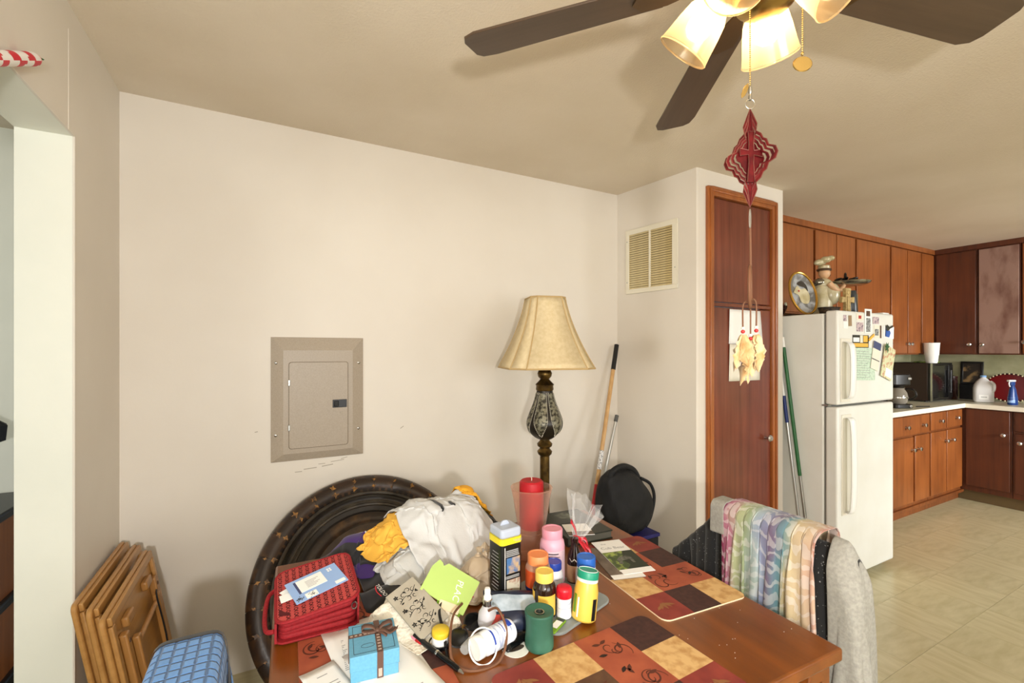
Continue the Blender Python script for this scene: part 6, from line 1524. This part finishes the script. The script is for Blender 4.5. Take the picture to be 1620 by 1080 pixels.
vz = thing('dark_vase', 'dark grey tapered vase right of the tan cross', 'vase', (3.405, 1.605, FZT)); MB().lathe([(.0, 0), (.040, 0), (.042, .004), (.030, .160), (.027, .170), (.024, .168), (.036, .006), (0, .006)], 28).build('vase', 'vase_black', vz); MB().at().box(.036, .050, -.02, .02, .0, .150).build('handle', 'silver_tray', vz, bevel=.004)
wk = thing('wicker_basket', 'low dark wicker basket under the figurine', 'basket', (3.155, 1.61, FZT)); MB().lathe([(0, 0), (.055, 0), (.068, .045), (.064, .045), (.052, .006), (0, .006)], 26, sx=1.1, sy=.8).build('basket', 'wicker', wk); 
MB().tube([(.0735*math.cos(a), .053*math.sin(a), .045) for a in np.linspace(0, 6.283, 30, endpoint=False)], .004, 6, True).build('rim', 'wicker', wk)
for k in range(6): MB().at((.025*math.cos(k), .018*math.sin(k*1.7), .035), (.3*k, .2, k)).ell((0, 0, 0), .020, .010, .012, 10, 6).build('trinket', 'chrome' if k % 2 else 'wicker', wk)
M('dark_red_glaze', (50, 20, 18), .15, coat=.5)
dr_ = thing('glazed_bowl', 'dark red glazed bowl at the left rear of the refrigerator top', 'bowl', (3.045, 1.90, FZT)); MB().lathe([(0, 0), (.04, 0), (.06, .02), (.078, .06), (.080, .075), (.074, .073), (.055, .022), (0, .012)], 30, flute=.03, nf=9).build('bowl', 'dark_red_glaze', dr_)

# ------------------------------------------------------------------ counter things
M('mw_black', (22, 20, 19), .3); M('mw_side', (46, 30, 22), .45); M('mw_glass', (16, 16, 17), .08, coat=.5)
mw = thing('microwave_oven', 'black microwave oven on the corner of the counter', 'microwave', (5.84, 2.16, CZ), R(0))
mx, my, mh = .245, .20, .375
MB().box(-mx, mx, -my+.02, my, .012, mh).build('case', 'mw_side', mw, bevel=.006); MB().box(-mx, mx, -my, -my+.022, .012, mh).build('front_frame', 'mw_black', mw, bevel=.004)
MB().box(-mx+.01, .13, -my-.012, -my, .03, mh-.02).build('oven_door', 'mw_glass', mw, bevel=.005); MB().box(-mx+.0, -mx+.010, -my-.014, -my, .012, mh).build('door_edge', 'chrome', mw); MB().box(.14, mx-.008, -my-.008, -my, .03, mh-.02).build('control_panel', 'mw_black', mw, bevel=.003)
for r_ in range(4):
    for c_ in range(2): MB().box(.155+.04*c_, .185+.04*c_, -my-.011, -my-.008, .08+.045*r_, .105+.045*r_).build('button', 'mw_glass', mw, bevel=.002)
MB().box(.155, .225, -my-.011, -my-.008, .29, .33).build('display', 'mw_glass', mw); MB().cyl((.12, -my-.03, .08), (.12, -my-.03, mh-.07), .008, n=10).build('door_handle', 'mw_black', mw)
for sx in (-1, 1): MB().cyl((sx*.2, -.15, 0), (sx*.2, -.15, .014), .015, n=10).build('foot', 'mw_black', mw)
cu = thing('foam_cup', 'tall white foam cup standing on the microwave', 'cup', (5.735, 2.000, CZ+mh)); MB().lathe([(0, 0), (.042, 0), (.046, .012), (.052, .075), (.055, .080), (.062, .190), (.064, .198), (.060, .198), (.052, .082), (.043, .014), (0, .010)], 32).build('cup', 'white_plastic', cu)
fv = thing('folded_towel', 'folded dark green cloth on top of the microwave', 'towel', (5.93, 2.10, CZ+mh)); MB().prism(rrect(-.09, .10, -.07, .09, .02), 0, .012).build('cloth', 'bro_green', fv, bevel=.004); MB().at((.01, 0, .012)).prism(rrect(-.06, .08, -.06, .05, .02), 0, .008).build('fold', 'pap_floral', fv, bevel=.003)
cm_ = thing('coffee_maker', 'black drip coffee maker with glass carafe on the counter', 'coffee maker', (4.87, 1.965, CZ), R(-25))
MB().prism(rrect(-.085, .085, -.12, .10, .03), 0, .035).build('base', 'mw_black', cm_, bevel=.006); MB().prism(rrect(-.075, .075, .03, .10, .02), .035, .20).build('column', 'mw_black', cm_, bevel=.004); MB().prism(rrect(-.085, .085, -.10, .10, .03), .195, .295).build('brew_head', 'mw_black', cm_, bevel=.010)
glass('carafe_glass', (190, 180, 164), .05, .6)
MB().lathe([(.055, .036), (.066, .05), (.074, .09), (.066, .13), (.048, .165), (.050, .175)], 30, c=(0, -.045), cap=False).build('carafe', 'carafe_glass', cm_); MB().lathe([(0, .038), (.054, .038), (.064, .05), (.071, .088), (0, .089)], 24, c=(0, -.045)).build('coffee', 'soda_dark', cm_); MB().lathe([(.076, .085), (.0765, .087), (.0765, .093), (.076, .095)], 30, c=(0, -.045), cap=False).build('carafe_band', 'chrome', cm_); MB().lathe([(.050, .172), (.053, .176), (.045, .192), (0, .193)], 24, c=(0, -.045)).build('carafe_lid', 'mw_black', cm_)
MB().tube(spline([(.03, -.095, .165), (.06, -.135, .16), (.07, -.15, .11), (.05, -.11, .07)], 6), .009, 8).build('carafe_handle', 'mw_black', cm_); MB().at((.05, -.122, .018), (R(90), 0, 0)).lathe([(.014, 0), (.012, .004), (0, .005)], 14).build('switch', 'chrome', cm_); MB().box(.04, .07, -.108, -.10, .245, .265).build('badge', 'chrome', cm_, bevel=.002)
glass('milk_plastic', (236, 234, 232), .35, .22); M('jug_cap', (120, 160, 206), .4)
jg = thing('milk_jug', 'translucent gallon milk jug with pale blue cap', 'jug', (6.09, 1.735, CZ), R(20))
V = []
for (hw, z_, ro) in ((.060, 0, .02), (.068, .006, .024), (.070, .02, .026), (.070, .13, .026), (.064, .165, .03), (.050, .195, .03), (.030, .222, .024), (.019, .236, .0189), (.0185, .246, .0184)):
    V.append([(x, y, z_) for x, y in rrect(-hw, hw, -hw, hw, min(ro, hw-.0001), 4)]+[rrect(-hw, hw, -hw, hw, min(ro, hw-.0001), 4)[0]+(z_,)])
MB().grid(V).add([tuple(p) for p in V[0][:-1]], [tuple(range(len(V[0])-1))]).build('jug_body', 'milk_plastic', jg); MB().lathe([(.021, .240), (.022, .242), (.022, .256), (.020, .258), (0, .258)], 24).build('cap', 'jug_cap', jg)
MB().tube(spline([(-.045, -.045, .20), (-.066, -.066, .175), (-.064, -.064, .12), (-.048, -.048, .10)], 6), .012, 10).build('handle', 'milk_plastic', jg); MB().box(-.0712, -.070, -.03, .035, .03, .075).build('paper_label', 'paper_white', jg); MB().box(-.0718, -.0712, -.02, .02, .05, .056).build('label_print', 'pap_grey', jg)
M('tray_red', (120, 16, 20), .35, coat=.2); M('pearl', (226, 210, 170), .3)
ty = thing('red_oval_tray', 'red oval tray with beaded gold edge leaning on the kitchen wall', 'tray', (6.305, 1.610, CZ+.140), rot=(R(90), 0, R(-90-8)))
MB().lathe([(0, 0), (.120, .001), (.132, .008), (.136, .008), (.134, .003), (.12, -.003), (0, -.004)], 44, sx=1.36, sy=1).build('tray', 'tray_red', ty); MB().tube([(.181*math.cos(a), .133*math.sin(a), .007) for a in np.linspace(0, 6.283, 48, endpoint=False)], .006, 6, True).build('rim', 'dark_red_glaze', ty)
bm_ = MB().ell((0, 0, 0), .0072, .0072, .006, 8, 6).mesh('bead', 'pearl')
for k in range(36): o = link('bead', bm_, ty); a = 2*math.pi*k/36; o.location = (.181*math.cos(a), .133*math.sin(a), .012)
M('spray_blue', (14, 54, 120), .3)
sb_ = thing('cleaner_spray', 'blue spray cleaner bottle with white trigger', 'spray bottle', (6.02, 1.520, CZ), R(160))
MB().lathe([(0, 0), (.040, 0), (.043, .006), (.042, .06), (.034, .10), (.028, .14), (.018, .168), (.014, .18)], 26, sx=1, sy=.7).build('bottle', 'spray_blue', sb_); MB().lathe([(.0425, .02), (.0432, .022), (.041, .065), (.040, .067)], 10, sx=1, sy=.71, a0=R(-60), a1=R(70), cap=False).build('paper_label', 'env_blue', sb_)
MB().prism(rrect(-.016, .03, -.012, .012, .006), .178, .212).build('spray_head', 'spray_blue', sb_, bevel=.003); MB().box(-.024, .052, -.011, .011, .212, .228).build('head_cap', 'white_plastic', sb_, bevel=.004); MB().tube(spline([(.036, 0, .208), (.040, 0, .19), (.030, 0, .165)], 5), .0045, 8).build('trigger', 'white_plastic', sb_)
rc = thing('red_canister', 'dark red glossy canister between microwave and jug', 'canister', (6.205, 2.015, CZ)); MB().lathe([(0, 0), (.055, 0), (.058, .004), (.058, .20), (.054, .205), (.054, .21), (.059, .212), (.059, .235), (.02, .245), (.012, .262), (0, .264)], 30).build('canister', 'dark_red_glaze', rc)
pf_ = thing('framed_picture', 'small dark framed picture leaning behind the milk jug', 'picture', (6.325, 1.885, CZ+.27), rot=(0, R(4), 0))
M('pic_dark', (44, 36, 28), .5, col2=(140, 110, 70), nscale=14, lo=.5, hi=.65)
for a, b, c, d in ((-.085, .085, -.115, -.095), (-.085, .085, .095, .115), (-.085, -.065, -.095, .095), (.065, .085, -.095, .095)): MB().box(-.012, .006, a, b, c, d).build('frame_side', 'mw_black', pf_, bevel=.002)
MB().box(-.006, .004, -.066, .066, -.096, .096).build('picture', 'pic_dark', pf_)
bx = MB().box(-.03, .03, -.085, .085, 0, .154).build('small_shelf_box', 'mw_black', bevel=.004); bx.location = (6.318, 1.885, CZ); tag(bx, 'black box holding up the framed picture', 'box')
pn_ = MB().tube([(0, 0, 0), (.12, -.05, .0)], .004, 8).build('kitchen_knife', 'black_plastic'); pn_.location = (5.03, 1.86, CZ+.0045); tag(pn_, 'slim dark utensil lying by the coffee maker', 'utensil')

# ------------------------------------------------------------------ papers on the closet door
glass('sleeve', (240, 240, 236), .1, .55)
for (nm, lab, z0, z1, sk) in (('door_paper', 'upper glossy white sheet taped to the closet door', 1.452, 1.655, .01), ('door_paper', 'lower cream sheet taped to the closet door', 1.232, 1.450, -.02)):
    n = 8; P = np.zeros((n, n, 3))
    for i in range(n):
        for j in range(n):
            u_, v_ = j/(n-1), i/(n-1); P[i, j] = (2.376+.295*u_+sk*(1-v_)*u_, 1.7535-.010*(u_**2)*(1-v_)-.006*(1-u_)**2*v_, z0+(z1-z0)*v_)
    o = MB().grid(P).build(nm, 'paper_white' if z0 > 1.4 else 'pap_cream', solid=.0006); tag(o, lab, 'paper', 'papers on the closet door')
